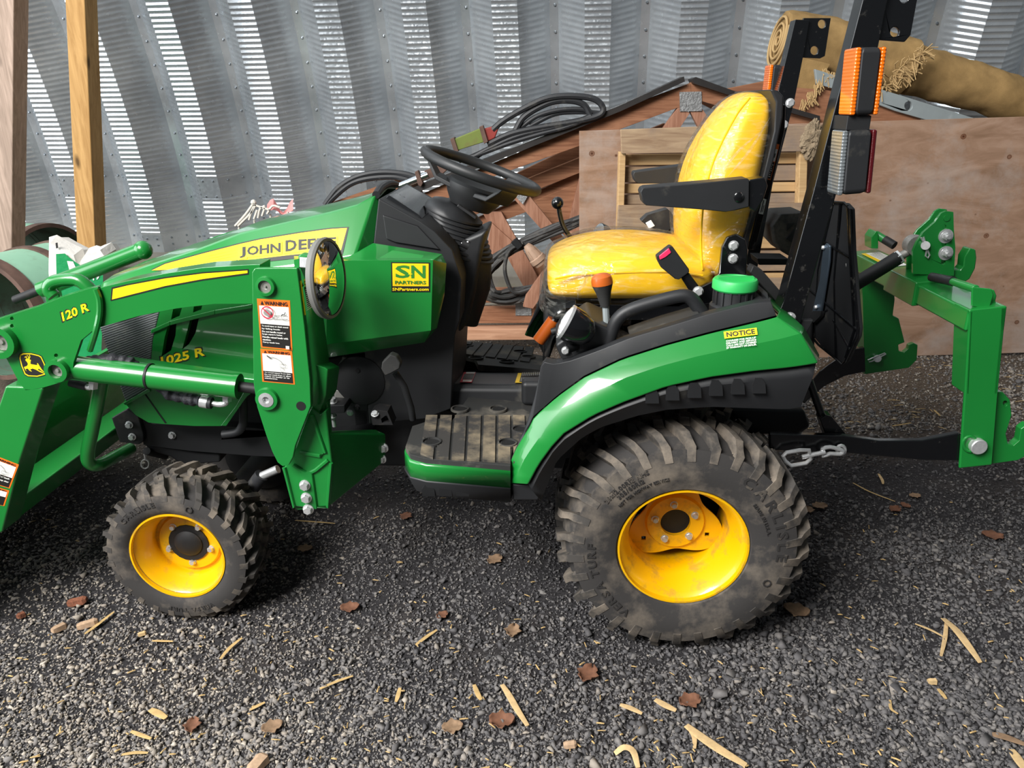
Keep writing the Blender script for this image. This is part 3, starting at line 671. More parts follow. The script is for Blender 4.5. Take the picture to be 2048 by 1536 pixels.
mb = MB('black_plastic'); a, b = P(752, 390, -.14), P(770, 402, -.16); mb.tube([a, V((a.x-.003, -.07, a.z+.010)), V((a.x-.004, 0, a.z+.012)), V((a.x-.003, .07, a.z+.010)), my(a)], .011, 10, sub=4); mb.build('cowl_hoop', cowl)
# column boot with bellows ribs
swc = (P(850, 300, 0)+P(1075, 382, 0))/2; swd = (P(1075, 382, 0)-P(850, 300, 0)).normalized(); swn = V((-swd.z, 0, swd.x))
base = P(905, 560, 0); top = P(935, 418, 0); ax = swn
mb = MB('black_plastic'); rings = []
pts = [(P(903, 402, 0), .035), (P(904, 406, 0), .055), (P(906, 416, 0), .076)]
for k in range(9):
    t = k/8; c = P(908, 426, 0).lerp(P(926, 500, 0), t); r = .084+.010*t
    pts += [(c, r+.005), (c-ax*.006, r+.005), (c-ax*.007, r-.001)]
pts += [(P(932, 560, 0), .078), (P(925, 640, 0), .05)]
for c, r in pts: rings.append([q_ for q_ in mb.ring(c, ax, r, 28, ref=(0, 1, 0))])
mb.loft(rings); boot = mb.build('steering_column_boot', TR, smooth=40)
mb = MB('black_matte'); mb.pp([(913, 412), (917, 409), (953, 434), (951, 439)], -.092, -.07); mb.build('tilt_slot', boot, bevel=.002)
mb = MB('black_plastic'); mb.pp([(925, 480), (978, 456), (966, 495), (950, 590), (936, 645), (919, 668), (900, 660), (903, 510)], -.092, .092); mb.build('column_cover', TR, bevel=.02, seg=3)
mb = MB('dark_iron'); mb.cyl(P(924, 485, -.16), P(938, 492, -.16), .012); mb.m('steel_zinc').cyl(P(923, 487, -.165), P(937, 484, -.165), .003); mb.build('ignition_switch', TR)
mb = MB('wheel_rubber'); e2 = V((0, 1, 0)); RS = .168
mb.tube([swc+swd*(math.cos(2*PI*i/56)*RS)+e2*(math.sin(2*PI*i/56)*RS) for i in range(56)], .0145, 12, closed=True); sw = mb.build('steering_wheel', TR)
mb = MB('wheel_rubber'); hb = swc-swn*.062
mb.lathe([(.03, -.050), (.060, -.046), (.078, -.020), (.087, .0), (.088, .014), (.080, .022), (.05, .012), (.0, .010)], hb, swn, 32); mb.build('hub_cover', sw)
for a in (PI, PI*.28, -PI*.28):
    dv = swd*math.cos(a)+e2*math.sin(a); tv = swn.cross(dv); i0 = hb+dv*.05; i1 = swc+dv*.158-swn*.004; mi = hb+dv*.115+swn*.008; rings = []
    for c, w_ in ((i0, .055), (mi, .042), (swc+dv*.15-swn*.018, .032), (i1, .028)): rings.append([c+tv*w_+swn*.005, c-tv*w_+swn*.005, c-tv*w_-swn*.009, c+tv*w_-swn*.009])
    mb = MB('wheel_rubber'); mb.loft(rings); mb.build('spoke', sw, bevel=.003)
# ---------------------------------------------------------------- chassis, engine bay
mb = MB('black_matte'); mb.pp([(277, 832), (305, 848), (432, 852), (508, 856), (600, 868), (745, 858), (745, 905), (600, 915), (508, 912), (381, 902), (287, 890)], -.17, .17); fr = mb.build('front_frame', TR, bevel=.006)
mb = MB('dark_iron'); mb.pp([(223, 836), (254, 818), (277, 834), (287, 869), (287, 882), (279, 889), (239, 884)], -.185, -.165)
bk = mb.build('frame_bracket', fr, bevel=.003, label='grey steel bracket plate with two bolts')
mb = MB('dark_iron'); mb.pp([(223, 836), (254, 818), (277, 834), (287, 869), (287, 882), (279, 889), (239, 884)], .165, .185); mb.pp([(228, 838), (240, 880), (244, 878), (232, 838)], -.17, .17); mb.build('bumper_crossplate', fr, bevel=.002)
for x, y in ((259, 849), (265, 873), (345, 870)): mb = MB('steel_zinc'); mb.bolt(P(x, y, -.186 if x < 300 else -.171), N_, .0095, .012); mb.build('frame_bolt', fr)
mb = MB('black_matte'); mb.pp([(445, 800), (500, 775), (650, 716), (735, 700), (742, 858), (600, 880), (450, 862)], -.13, .13); eng = mb.build('engine_block', TR, bevel=.01)
mb = MB('cast_alloy'); mb.pp([(684, 712), (694, 716), (696, 800), (688, 812), (676, 800), (672, 792), (676, 770)], -.20, -.12); mb.pp([(668, 780), (694, 780), (694, 798), (668, 796)], -.21, -.12); mb.build('alternator', eng, bevel=.004)
mb = MB('black_matte'); mb.lathe([(.045, 0), (.075, .012), (.078, .06), (.05, .075)], P(716, 765, -.22), (0, 1, 0), 24); mb.build('starter_housing', eng)
for x, y in ((716, 740), (714, 815), (700, 825)): mb = MB('dark_iron' if x > 705 else 'steel_zinc'); mb.bolt(P(x, y, -.215), N_, .008); mb.build('engine_bolt', eng)
for x, y in ((665, 804), (664, 833)): mb = MB('steel_zinc'); mb.bolt(P(x, y, -.25), (.1, -.2, 1), .011, .014); mb.cyl(P(x+3, y+6, -.25), P(x+5, y+20, -.25), .006); mb.build('stud_nut', eng)
mb = MB('black_matte'); mb.pp([(650, 812), (690, 810), (690, 826), (650, 828)], -.27, -.15); mb.build('mount_bar', eng, bevel=.003)
mb = MB('hose_black'); mb.tube([P(486, 795, -.235), P(487, 830, -.235), P(485, 850, -.235), P(474, 864, -.235), P(446, 869, -.235)], .0125, 12, sub=5); mb.build('radiator_hose', TR)
# front axle
mb = MB('dark_iron'); mb.cyl((front_c.x+.03, -.30, front_c.z+.005), (front_c.x+.03, .30, front_c.z+.005), .045, n=20)
for s in (-1, 1): mb.ball((front_c.x+.02, s*.25, front_c.z+.02), .075, 20, (1, .9, 1.1)); mb.cyl((front_c.x, s*.25, front_c.z), (front_c.x, s*.36, front_c.z), .06, n=20)
mb.lathe([(.13, 0), (.13, .02), (.06, .04)], (front_c.x, -front_c.y-.105, front_c.z), (0, -1, 0), 28); axl = mb.build('front_axle', TR)
mb = MB('black_matte'); mb.pp([(287, 888), (381, 900), (440, 906), (440, 925), (380, 930), (355, 925), (340, 914), (300, 902)], -.15, .15); mb.build('axle_carrier', axl, bevel=.006)
mb = MB('hose_black'); mb.cyl(P(505, 975, -.22), P(524, 950, -.22), .022); mb.m('steel_zinc').cyl(P(524, 952, -.22), P(556, 938, -.22), .013); mb.m('dark_iron').cyl(P(478, 985, -.22), P(506, 972, -.22), .01); mb.build('tie_rod', axl)
mb = MB('steel_zinc'); mb.tube([P(290+8*math.cos(t), 928+9*math.sin(t), -.16) for t in np.linspace(0, 2*PI, 14)[:-1]], .0025, 6, closed=True); mb.tube([P(291, 918, -.16), P(289, 908, -.16), P(296, 900, -.16)], .0035, 6); mb.build('hitch_pin_clip', fr)
mb = MB('dark_iron'); mb.cyl(P(293, 902, -.17), P(330, 912, -.05), .012); mb.build('drag_pin', fr)
# rear axle and transmission
mb = MB('black_matte'); mb.box((rear_c.x-.02, 0, rear_c.z+.07), (.42, .46, .34)); mb.cyl((rear_c.x, -.34, rear_c.z), (rear_c.x, .34, rear_c.z), .07, n=20); mb.box((rear_c.x-.55, 0, rear_c.z+.10), (.8, .26, .20))
mb.pp([(1450, 815), (1610, 820), (1622, 855), (1600, 868), (1500, 870)], -.30, .30); mb.build('rear_axle_housing', TR, bevel=.01)
# ---------------------------------------------------------------- fenders
def rs(px, y, n=26): return resamp(line(px, y), n)
FU = [(1020, 928), (1034, 896), (1062, 850), (1069, 834), (1116, 793), (1169, 755), (1245, 719), (1333, 691), (1421, 667), (1509, 646), (1552, 635)]
FC = [(1036, 950), (1052, 915), (1085, 868), (1130, 826), (1186, 790), (1245, 758), (1320, 733), (1391, 714), (1470, 697), (1560, 678), (1600, 668)]
FL = [(1057, 968), (1077, 930), (1104, 893), (1128, 867), (1186, 831), (1245, 805), (1333, 773), (1421, 754), (1509, 742), (1580, 735), (1633, 727)]
SL = [(1080, 1000), (1100, 950), (1112, 919), (1163, 873), (1201, 852), (1274, 829), (1333, 817), (1421, 811), (1509, 814), (1575, 816), (1600, 812)]
CT = [(1078, 830), (1079, 800), (1081, 765), (1084, 724), (1110, 730), (1145, 722), (1200, 702), (1260, 678), (1333, 656), (1421, 629), (1500, 610), (1540, 604)]
yU, yC, yL, yS = -.555, -.585, -.60, -.575
def endin(rows, dx, y):   # wrap the rear end inwards
    return [r + [V((r[-1].x+dx, r[-1].y+.05, r[-1].z)), V((r[-1].x+dx*1.2, y, r[-1].z))] for r in rows]
n = 34
U, C_, Lw, S_ = rs(FU, yU, n), rs(FC, yC, n), rs(FL, yL, n), rs(SL, yS, n)
# even out correspondence by x for the upper rows
mb = MB('green_paint'); rows = endin([U, C_, Lw], .02, -.30); mb.loft(rows, closed=False)
mb.add([P(1020, 966, -.575), P(1020, 928, yU), P(1036, 950, yC), P(1057, 968, yL)], [(0, 1, 2, 3)])
fen = mb.build('fender', TR, merge=.0004, smooth=22); s_ = fen.modifiers.new('solidify', 'SOLIDIFY'); s_.thickness = .008; s_.offset = 0
b_ = fen.modifiers.new('bevel', 'BEVEL'); b_.width = .004; b_.segments = 2; b_.limit_method = 'ANGLE'; b_.angle_limit = rad(25)
mb = MB('green_paint'); mb.loft([[my(q) for q in r] for r in rows], closed=False); fen2 = mb.build('fender', TR, smooth=22); s_ = fen2.modifiers.new('solidify', 'SOLIDIFY'); s_.thickness = .008
# lower black skirt
Li = [V((q.x, q.y+.012, q.z-.004)) for q in Lw]; Sin = [V((q.x, q.y+.05, q.z+.005)) for q in S_]; Sin2 = [V((q.x, -.30, q.z+.03)) for q in S_]
mid = [V((a.x*.75+b.x*.25, yL+.006, a.z*.75+b.z*.25)) for a, b in zip(Li, S_)]
def skirt(fl=False):
    mb = MB('black_plastic'); rows = endin([Li, mid, S_, Sin, Sin2], .01, -.30)
    if fl: rows = [[my(q) for q in r] for r in rows]
    mb.loft(rows, closed=False); o = mb.build('fender_skirt', TR, smooth=30); s_ = o.modifiers.new('solidify', 'SOLIDIFY'); s_.thickness = .006; s_.offset = 0; return o
sk = skirt(); skirt(True)
mb = MB('black_plastic')
for x, y in ((1304, 792), (1345, 786), (1389, 781), (1432, 777), (1476, 774), (1518, 772)):
    w_, h_ = 13, 15
    for pl in ([(x-w_, y+h_), (x-w_, y-h_*.2), (x-w_*.6, y-h_), (x+w_*.5, y-h_), (x+w_, y-h_*.3), (x+w_+1, y+h_)],):
        mb.m('black_matte').pp(pl, -.5995, -.57)  # darker raised patches stand for the shade inside the skirt recesses
mb.build('skirt_recess_patches', sk, kind='stuff')
mb = MB('black_plastic'); mb.pp([(1021, 968), (1057, 970), (1078, 935), (1100, 950), (1076, 1002), (1026, 1002)], -.580, -.50); mb.build('skirt_foot', sk, bevel=.006)
# console on the fender
T_ = rs(CT, -.535, n); U2 = [V((q.x, q.y+.006, q.z+.002)) for q in U]
def console(fl=False):
    mb = MB('black_plastic'); Ti = [V((q.x+.004, -.518, q.z+.003)) for q in T_]; Tii = [V((q.x+.004, -.415, q.z-.028)) for q in T_]; T3 = [V((q.x+.004, -.405, q.z-.10)) for q in T_]; T4 = [V((q.x+.004, -.20, q.z-.11)) for q in T_]
    rows = endin([U2, T_, Ti, Tii, T3, T4], .006, -.25)
    if fl: rows = [[my(q) for q in r] for r in rows]
    mb.loft(rows, closed=False); o = mb.build('fender_console', TR, smooth=28); s_ = o.modifiers.new('solidify', 'SOLIDIFY'); s_.thickness = .006; s_.offset = 0
    b = o.modifiers.new('bevel', 'BEVEL'); b.width = .008; b.segments = 3; b.limit_method = 'ANGLE'; b.angle_limit = rad(30); return o
cons = console(); console(True)
mb = MB('black_plastic'); mb.pp([(1480, 622), (1540, 608), (1554, 632), (1556, 650), (1480, 655)], -.528, -.30); mb.build('console_end', cons, bevel=.004)
mb = MB('rubber_dark'); mb.pp([(1260, 672), (1330, 648), (1400, 628), (1402, 632), (1334, 654), (1262, 680)], -.50, -.42); mb.build('console_groove', cons, bevel=.003)
mb = MB('black_plastic'); mb.pp([(1110, 690), (1180, 640), (1225, 660), (1240, 700), (1130, 735)], -.47, -.28); mb.build('lever_console', cons, bevel=.008)
mb = MB('black_plastic'); mb.tube([P(1214, 700, -.46), P(1222, 668, -.46), P(1234, 640, -.46), P(1258, 621, -.46), P(1310, 604, -.46), P(1360, 592, -.46), P(1381, 596, -.46), P(1398, 617, -.46), P(1412, 640, -.46)], .0165, 12, sub=4); mb.build('grab_handle', TR)
q = [P(a, b, yC+.012-.030) for a, b in ((1449, 678), (1514, 670), (1512, 657), (1447, 665))]
def FS(x, y, e=.0): # fender upper facet
    yu = interp(x, FU); yc = interp(x, FC); t = (y-yu)/(yc-yu); return P(x, y, yU+(yC-yU)*t-.006-e)
decal('notice_sticker', fen, FS(1449, 678), FS(1515, 670), FS(1513, 656), FS(1447, 664), [('r', 'yellow_print', 0, 0, 1, 1), ('t', 'black_print', 'NOTICE', .07, .16, .93, .86, 1)], nrm=N_, label='yellow notice sticker', lift=.0022)
mb = MB('white_print')
for i, tx in enumerate(('CHARGES FOR PICK-UP', 'DELIVERY AND SERVICE', 'CALLS ARE NOT COVERED', 'BY WARRANTY OR DEALER.')):
    a, b = 680.5+i*4.6, 673+i*4.6; text_on(mb, tx, FS(1452+i*.4, a+3.6, .0035), FS(1512+i*.4, b+3.6, .0035), FS(1512+i*.4, b, .0035), FS(1452+i*.4, a, .0035), bold=True)
mb.build('notice_lettering', fen, recalc=False, label='small white lettering')
mb = MB('steel_zinc'); mb.hull8([P(1604, 668, -.56), P(1634, 712, -.57), P(1602, 667, -.55), P(1632, 711, -.56), P(1606, 667, -.563), P(1636, 711, -.573), P(1604, 666, -.55), P(1634, 710, -.56)])
# ---------------------------------------------------------------- footboards
def fb(fl):
    y0 = -.58; top = lambda x: .585-.16*(x+.60)   # rises to the front
    xf = P(806, 860, -.55).x; xr = P(1040, 930, -.58).x+.02
    return xf, xr
zfb = [P(835, 914, -.58), P(1022, 930, -.58)]
def zb(x): a, b = zfb; return a.z+(b.z-a.z)*(x-a.x)/(b.x-a.x)
xf = P(806, 870, -.55).x; xr = P(1075, 822, -.17).x+.06; xo = P(1021, 930, -.58).x
outl = [(xo, -.585), (xf+.06, -.585), (xf+.02, -.57), (xf, -.53), (xf-.005, -.40), (xf+.03, -.36), (xf+.10, -.30), (xf+.12, -.16), (xr, -.16), (xr, -.40), (xo, -.48)]
holes2 = []
def circ(cx, cy, r, n=18): return [(cx+r*math.cos(2*PI*i/n), cy+r*math.sin(2*PI*i/n)) for i in range(n)]
def gp(px, py):  # pixel on the footboard top
    for _ in range(1): pass
    d = ray(px, py); best = None
    y = -.4
    for _ in range(12): q = P(px, py, y); e = q.z-zb(q.x); y += e*2.0*.6; y = max(-.62, min(.7, y))
    return P(px, py, y)
hc = [gp(863, 886), gp(1015, 888), gp(1042, 861), gp(920, 820), gp(996, 820)]
def far_side(mb):
    mb.v = [V((q.x, -.16+(q.y+.16)*.55 if q.y < -.16 else q.y, q.z-.008)) for q in mb.v]; mb.flip()
def footboard(fl):
    mb = MB('rubber_dark'); sl = lambda x, y, dz: V((x, y, zb(x)+dz))
    hl = [[sl(a, b, 0) for a, b in circ(q.x, q.y, .022)] for q in hc]
    mb.prism([sl(x, y, 0) for x, y in outl], (0, 0, -.022))
    if fl: far_side(mb)
    o = mb.build('footboard', TR, bevel=.004)
    mb = MB('rubber_mat' if not fl else 'rubber_dark')
    # raised ribs between grooves
    for k in range(8):
        px0, px1 = 838+k*31, 848+k*29
        a0, a1 = gp(px0+3, 917-(0 if k else 8)+k*1.6), gp(px1+4, 833)
        b0, b1 = gp(px0+28, 919+k*1.6), gp(px1+27, 833)
        if k == 7: continue
        pts = [a0, b0, b1, a1]
        bad = False
        NI, NJ = 30, 6; g_ = [[(a0.lerp(a1, i/NI)).lerp(b0.lerp(b1, i/NI), j/NJ) for j in range(NJ+1)] for i in range(NI+1)]; o_ = len(mb.v)
        for row in g_:
            for q in row: mb.v += [V((q.x, q.y, zb(q.x)-.001)), V((q.x, q.y, zb(q.x)+.0048))]
        keep = [[all(math.hypot((g_[i][j].x+g_[i+1][j+1].x)/2-h.x, (g_[i][j].y+g_[i+1][j+1].y)/2-h.y) > .026 for h in hc) for j in range(NJ)] for i in range(NI)]
        ix = lambda i, j, t: o_+(i*(NJ+1)+j)*2+t; ok = lambda i, j: 0 <= i < NI and 0 <= j < NJ and keep[i][j]
        for i in range(NI):
            for j in range(NJ):
                if not keep[i][j]: continue
                c_ = [(i, j), (i, j+1), (i+1, j+1), (i+1, j)]; mb.f.append([ix(u, v_, 1) for u, v_ in c_]); mb.k.append(mb.cur)
                for n_, (p_, q_) in enumerate(zip(c_, c_[1:]+c_[:1])):
                    di, dj = ((-1, 0), (0, 1), (1, 0), (0, -1))[n_]
                    if not ok(i+di, j+dj): mb.f.append([ix(*p_, 0), ix(*q_, 0), ix(*q_, 1), ix(*p_, 1)]); mb.k.append(mb.cur)
    if fl: far_side(mb)
    mb.build('footboard_ribs', o, kind='stuff')
    mb = MB('rubber_dark'); 
    mb = MB('rubber_dark')
    for q in hc: mb.m('rubber_dark').lathe([(.027, .001), (.026, .006), (.022, .0065), (.0218, .001)], (q.x, q.y, zb(q.x)), (0, 0, 1), 18, cap=False); mb.m('hole_dark').lathe([(.0218, .0012), (.001, .0013)], (q.x, q.y, zb(q.x)), (0, 0, 1), 18, cap=False)  # near-black well floors put the dark of open holes into the colour
    for q in []: mb.lathe([(.027, .001), (.026, .006), (.022, .0065), (.0215, .0012), (.001, .0012)], (q.x, q.y, zb(q.x)), (0, 0, 1), 18, cap=False)
    if fl: far_side(mb)
    mb.build('drain_wells', o, kind='stuff')
    mb = MB('green_paint'); edge = [(xo, -.588), (xf+.06, -.588), (xf+.018, -.573), (xf-.003, -.53), (xf-.008, -.40)]
    mb.loft([[V((x, y, zb(x)-.012)) for x, y in edge], [V((x, y-.003, zb(x)-.020)) for x, y in edge], [V((x, y-.003, zb(x)-.060)) for x, y in edge]], closed=False)
    if fl: far_side(mb)
    g = mb.build('edge_band', o, smooth=50, label='bright green edge band'); s_ = g.modifiers.new('solidify', 'SOLIDIFY'); s_.thickness = .01; s_.offset = -1
    mb = MB('black_plastic'); mb.loft([[V((x, y-.001, zb(x)-.058)) for x, y in edge], [V((x, y-.002, zb(x)-.062)) for x, y in edge], [V((x+(.012 if i > 1 else 0), y+.008, zb(x)-.100)) for i, (x, y) in enumerate(edge)], [V((x+.02, -.20, zb(x)-.100)) for x, y in edge]], closed=False)
    if fl: far_side(mb)
    k_ = mb.build('edge_skirt', o, smooth=35); s_ = k_.modifiers.new('solidify', 'SOLIDIFY'); s_.thickness = .006; s_.offset = 0
    if not fl:
        mb = MB('black_matte')
        for px in (857, 891, 925, 961, 997):
            q = P(px, 980, -.583); w_, h_ = .016, .017; mb.prism([V((q.x-w_, -.5885+.004, q.z-h_)), V((q.x-w_, -.5885, q.z+h_*.2)), V((q.x-w_*.5, -.589, q.z+h_)), V((q.x+w_*.5, -.589, q.z+h_)), V((q.x+w_, -.5885, q.z+h_*.2)), V((q.x+w_, -.5845, q.z-h_))], (0, .006, 0))
        mb.build('skirt_notches', k_, kind='stuff')
    return o
fbn = footboard(False); footboard(True)
mb = MB('black_plastic'); tx0, tx1 = P(905, 816, -.17).x-.02, P(1085, 822, -.17).x+.1; zt = zb(-.5)
mb.loft([[V((x, -.165, zt-.03+.0*x)), V((x, -.158, zt+.028)), V((x, -.140, zt+.042)), V((x, .0, zt+.009)), V((x, .165, zt-.030)), V((x, .165, zt-.06))] for x in (tx0, -.46, -.455, tx1)]); tun = mb.build('transmission_tunnel', TR, bevel=.008)
mb = MB('black_plastic'); mb.box((P(1060, 795, -.18).x+.03, -.165, zt+.03), (.11, .06, .075)); mb.build('tunnel_bulge', tun, bevel=.015, seg=3)
def TN(px, py):   # on sloping tunnel top
    y = 0.
    for _ in range(14): q = P(px, py, y); zz = zt+.042-.236*(y+.14); y += (q.z-zz)*1.2; y = max(-.138, min(.16, y))
    q = P(px, py, y); return V((q.x, y, zt+.042-.236*(y+.14)+.003))
decal('tunnel_decal', tun, TN(920, 770), TN(944, 769), TN(952, 745), TN(928, 745), [('r', 'red_print', 0, 0, 1, 1), ('r', 'black_print', .1, .25, .95, .8), ('r', 'white_print', .2, .82, .95, .98), ('r', 'white_print', .2, .03, .95, .2)], label='red and white caution decal', nrm=(0, 0, 1))
decal('tunnel_decal', tun, TN(1030, 777), TN(1082, 780), TN(1082, 748), TN(1036, 747), [('r', 'gold_print', 0, 0, 1, 1), ('r', 'black_print', .16, .06, .98, .98)] + [('r', 'grey_print', .2+i*.078, .12, .235+i*.078, .5) for i in range(10)]+[('r', 'grey_print', .2+i*.078, .58, .235+i*.078, .94) for i in range(10)], label='yellow edged black decal', nrm=(0, 0, 1))
# pedals
mb = MB('rubber_dark'); mb.pp([(762, 738), (764, 725), (780, 709), (793, 714), (801, 727), (799, 738), (783, 747), (770, 752)], -.40, -.37); mb.m('black_matte'); mb.tube([P(790, 745, -.365), P(808, 772, -.36), P(822, 815, -.35), P(826, 840, -.34)], .010, 8); mb.build('brake_pedal', TR, bevel=.006)
mb = MB('dark_iron'); mb.pp([(741, 825), (752, 820), (775, 823), (786, 850), (745, 850)], -.33, -.28, [[(762, 838), (773, 830), (780, 845), (764, 846)]]); mb.m('steel_zinc').bolt(P(750, 828, -.332), (0, -.6, 1), .009); mb.build('step_bracket', TR, bevel=.003)
# ---------------------------------------------------------------- seat
def sup(c, ey, ez, hw, hh, n=36, p=3.2, e1=V((0, 1, 0))):
    out = []
    for i in range(n):
        a = 2*PI*i/n; ca, sa = math.cos(a), math.sin(a); out.append(c+e1*(hw*math.copysign(abs(ca)**(2/p), ca))+ez*(hh*math.copysign(abs(sa)**(2/p), sa)))
    return out
def cushion(infl, wob=0):
    mb = MB(); st = []
    for x, z0, z1, hw in ((-.352, .92, .935, .10), (-.349, .893, .955, .19), (-.335, .882, .972, .222), (-.30, .878, .992, .236), (-.24, .876, 1.010, .245), (-.15, .876, 1.021, .25), (-.05, .878, 1.018, .25), (.03, .882, 1.006, .245), (.08, .89, .995, .235), (.11, .91, .98, .20)):
        z = V((0, 0, 1)); c = V((x, 0, (z0+z1)/2)); hh = (z1-z0)/2+infl
        r = sup(c, 0, z, hw+infl, hh, 40, 3.6)
        r = [V((q.x+(q.z-c.z)*0+(-infl if x < -.3 else 0), q.y, q.z+(.012*max(0, 1-(q.y/.2)**2) if q.z > c.z else 0))) for q in r]; st.append(r)
    mb.loft(st)
    if wob: mb.v = [q+V((noise.noise(q*14)*wob, noise.noise(q*14+V((5, 0, 0)))*wob, noise.noise(q*14+V((0, 7, 0)))*wob)) for q in mb.v]
    return mb
def addsub(o, l=1):
    m_ = o.modifiers.new('subd', 'SUBSURF'); m_.levels = l; m_.render_levels = l; return o
mb = cushion(0); mb.m('vinyl'); mb.k = [0]*len(mb.f); seat = addsub(mb.build('seat_cushion', TR, smooth=60))
mb = MB('vinyl'); mb.tube([V((x, -.247, z)) for x, z in ((-.33, .952), (-.25, .965), (-.04, .972), (.06, .962))], .003, 6, sub=3); mb.build('piping', seat)
mb = cushion(.010, .008); mb.m('clear_film'); mb.k = [0]*len(mb.f); addsub(mb.build('plastic_cover', seat, smooth=60))
mb = MB('clear_film'); mb.loft([[V((-.30+.0*t, -.235-.012*t+.008*math.sin(t*9), .885-.05*t-.012*math.sin(t*5)*0)), V((-.345, -.20, .882-.055*t+.006*math.sin(8*t))), V((-.372-.008*t, -.10, .90-.07*t)), V((-.375, .05, .90-.06*t)), V((-.36, .2, .89-.04*t))] for t in np.linspace(-.4, 1, 7)], closed=False); addsub(mb.build('loose_film_edge', seat, smooth=80))
def crease(mb, pts, y, r=.0022): mb.tube([P(a, b, y) for a, b in pts], lambda t: r*math.sin(PI*min(1, max(.02, t)))+.0003, 6, sub=5)
mb = MB('clear_film'); crease(mb, [(1175, 547), (1168, 565), (1158, 580), (1155, 600)], -.272, .005); crease(mb, [(1172, 548), (1174, 560), (1166, 575)], -.272, .004); mb.build('film_fold', seat)
# backrest
def back(infl, wob=0):
    mb = MB(); st = []
    # (front x at near side, rear x, z, half width)
    for xfz, xbz, z, hw in ((.085, .13, .935, .18), (.055, .155, .955, .208), (.040, .172, .99, .216), (.032, .188, 1.06, .221), (.036, .200, 1.13, .221), (.052, .212, 1.21, .214), (.080, .222, 1.28, .203), (.120, .230, 1.345, .182), (.150, .230, 1.385, .155), (.180, .225, 1.408, .12), (.20, .22, 1.414, .07)):
        c = V(((xfz+xbz)/2, 0, z)); hd = (xbz-xfz)/2+infl; r = sup(c, 0, V((1, 0, .0)), hw+infl, hd, 40, 3.4); st.append([V((q.x+.010*(abs(q.y)/.2)**2*(1 if q.x < c.x else 0)*0-.012*max(0, 1-(q.y/.18)**2)*(q.x < c.x), q.y, q.z+(q.x-c.x)*-.25)) for q in r])
    mb.loft(st)
    if wob: mb.v = [q+V((noise.noise(q*13)*wob, noise.noise(q*13+V((5, 0, 0)))*wob, noise.noise(q*13+V((0, 7, 0)))*wob)) for q in mb.v]
    return mb
mb = back(0); mb.m('vinyl'); mb.k = [0]*len(mb.f); bkr = addsub(mb.build('backrest', TR, smooth=60))
mb = back(.010, .011); mb.m('clear_film'); mb.k = [0]*len(mb.f); addsub(mb.build('plastic_cover', bkr, smooth=60))
mb = MB('clear_film')
for pts in ([(1420, 345), (1445, 300), (1480, 250)], [(1425, 375), (1470, 310), (1525, 260)], [(1450, 360), (1500, 300), (1540, 235)], [(1470, 230), (1480, 200), (1500, 185)], [(1400, 520), (1430, 480), (1460, 455)], [(1430, 540), (1455, 500), (1480, 460)]): crease(mb, pts, -.243, .003)
mb.build('film_folds', bkr, kind='stuff')
mb = MB('vinyl'); mb.tube([P(a, b, -.232) for a, b in ((1405, 540), (1402, 480), (1408, 400), (1428, 320), (1470, 235), (1500, 195))], .0028, 6, sub=4); mb.build('piping', bkr)
mb = MB('black_plastic'); mb.pp([(1540, 178), (1556, 181), (1568, 192), (1566, 235), (1548, 320), (1522, 405), (1500, 470), (1492, 520), (1470, 530), (1490, 470), (1525, 355), (1548, 262), (1552, 205)], -.20, .20); sbk = mb.build('backrest_shell', bkr, bevel=.008)
mb = MB('black_gloss'); mb.pp([(1438, 548), (1444, 495), (1454, 475), (1474, 468), (1491, 478), (1496, 500), (1492, 570), (1470, 600), (1395, 612), (1365, 600), (1385, 582), (1425, 562)], -.262, -.245); hg = mb.build('seat_hinge_plate', TR, bevel=.004)
for x, y in ((1467, 491), (1466, 517)): mb = MB('steel_zinc'); mb.bolt(P(x, y, -.263), N_, .0105, .009); mb.build('hinge_bolt', hg)
mb = MB('black_gloss'); mb.pp([(1150, 607), (1280, 609), (1372, 590), (1440, 570), (1495, 560), (1500, 590), (1440, 615), (1400, 640), (1160, 640)], -.22, .22); sb_ = mb.build('seat_base', TR, bevel=.006)
mb = MB('black_matte'); mb.tube([P(1160, 665, -.26), P(1203, 615, -.26), P(1230, 650, -.26)], .006, 6); mb.m('steel_zinc'); [mb.ball(P(x, y, -.27), .006, 8) for x, y in ((1180, 637), (1216, 632))]; mb.build('suspension_link', sb_)
mb = MB('black_gloss'); mb.pp([(1498, 560), (1515, 545), (1556, 590), (1548, 606), (1500, 590)], -.20, .20); mb.m('dark_iron'); mb.pp([(1506, 532), (1524, 540), (1578, 602), (1560, 612), (1500, 545)], -.34, -.30); mb.build('seat_bracket', TR, bevel=.003)
# armrests
def arm(px, y0, y1, pin):
    mb = MB('black_plastic'); mb.pp(px, y0, y1); o = mb.build('armrest', TR, bevel=.008, seg=3)
    if pin: mb = MB('black_gloss'); mb.lathe([(.012, 0), (.012, .004), (.009, .006)], P(1477, 394, y0), N_, 16); mb.build('armrest_cap', o); mb = MB('black_gloss'); mb.pp([(1497, 360), (1530, 354), (1536, 372), (1527, 400), (1512, 425), (1497, 416)], y0+.01, y1); mb.build('armrest_bracket', o, bevel=.004)
arm([(1281, 385), (1284, 378), (1291, 375), (1400, 366), (1495, 357), (1499, 360), (1498, 414), (1470, 421), (1451, 424), (1400, 419), (1292, 411), (1286, 406)], -.325, -.262, True)
arm([(1266, 350), (1268, 344), (1380, 328), (1460, 320), (1460, 370), (1400, 370), (1380, 369), (1274, 366), (1269, 362)], .262, .325, False)
mb = MB('white_print'); 
q = [P(a, b, -.155) for a, b in ((1527, 360), (1538, 362), (1560, 288), (1548, 285))]
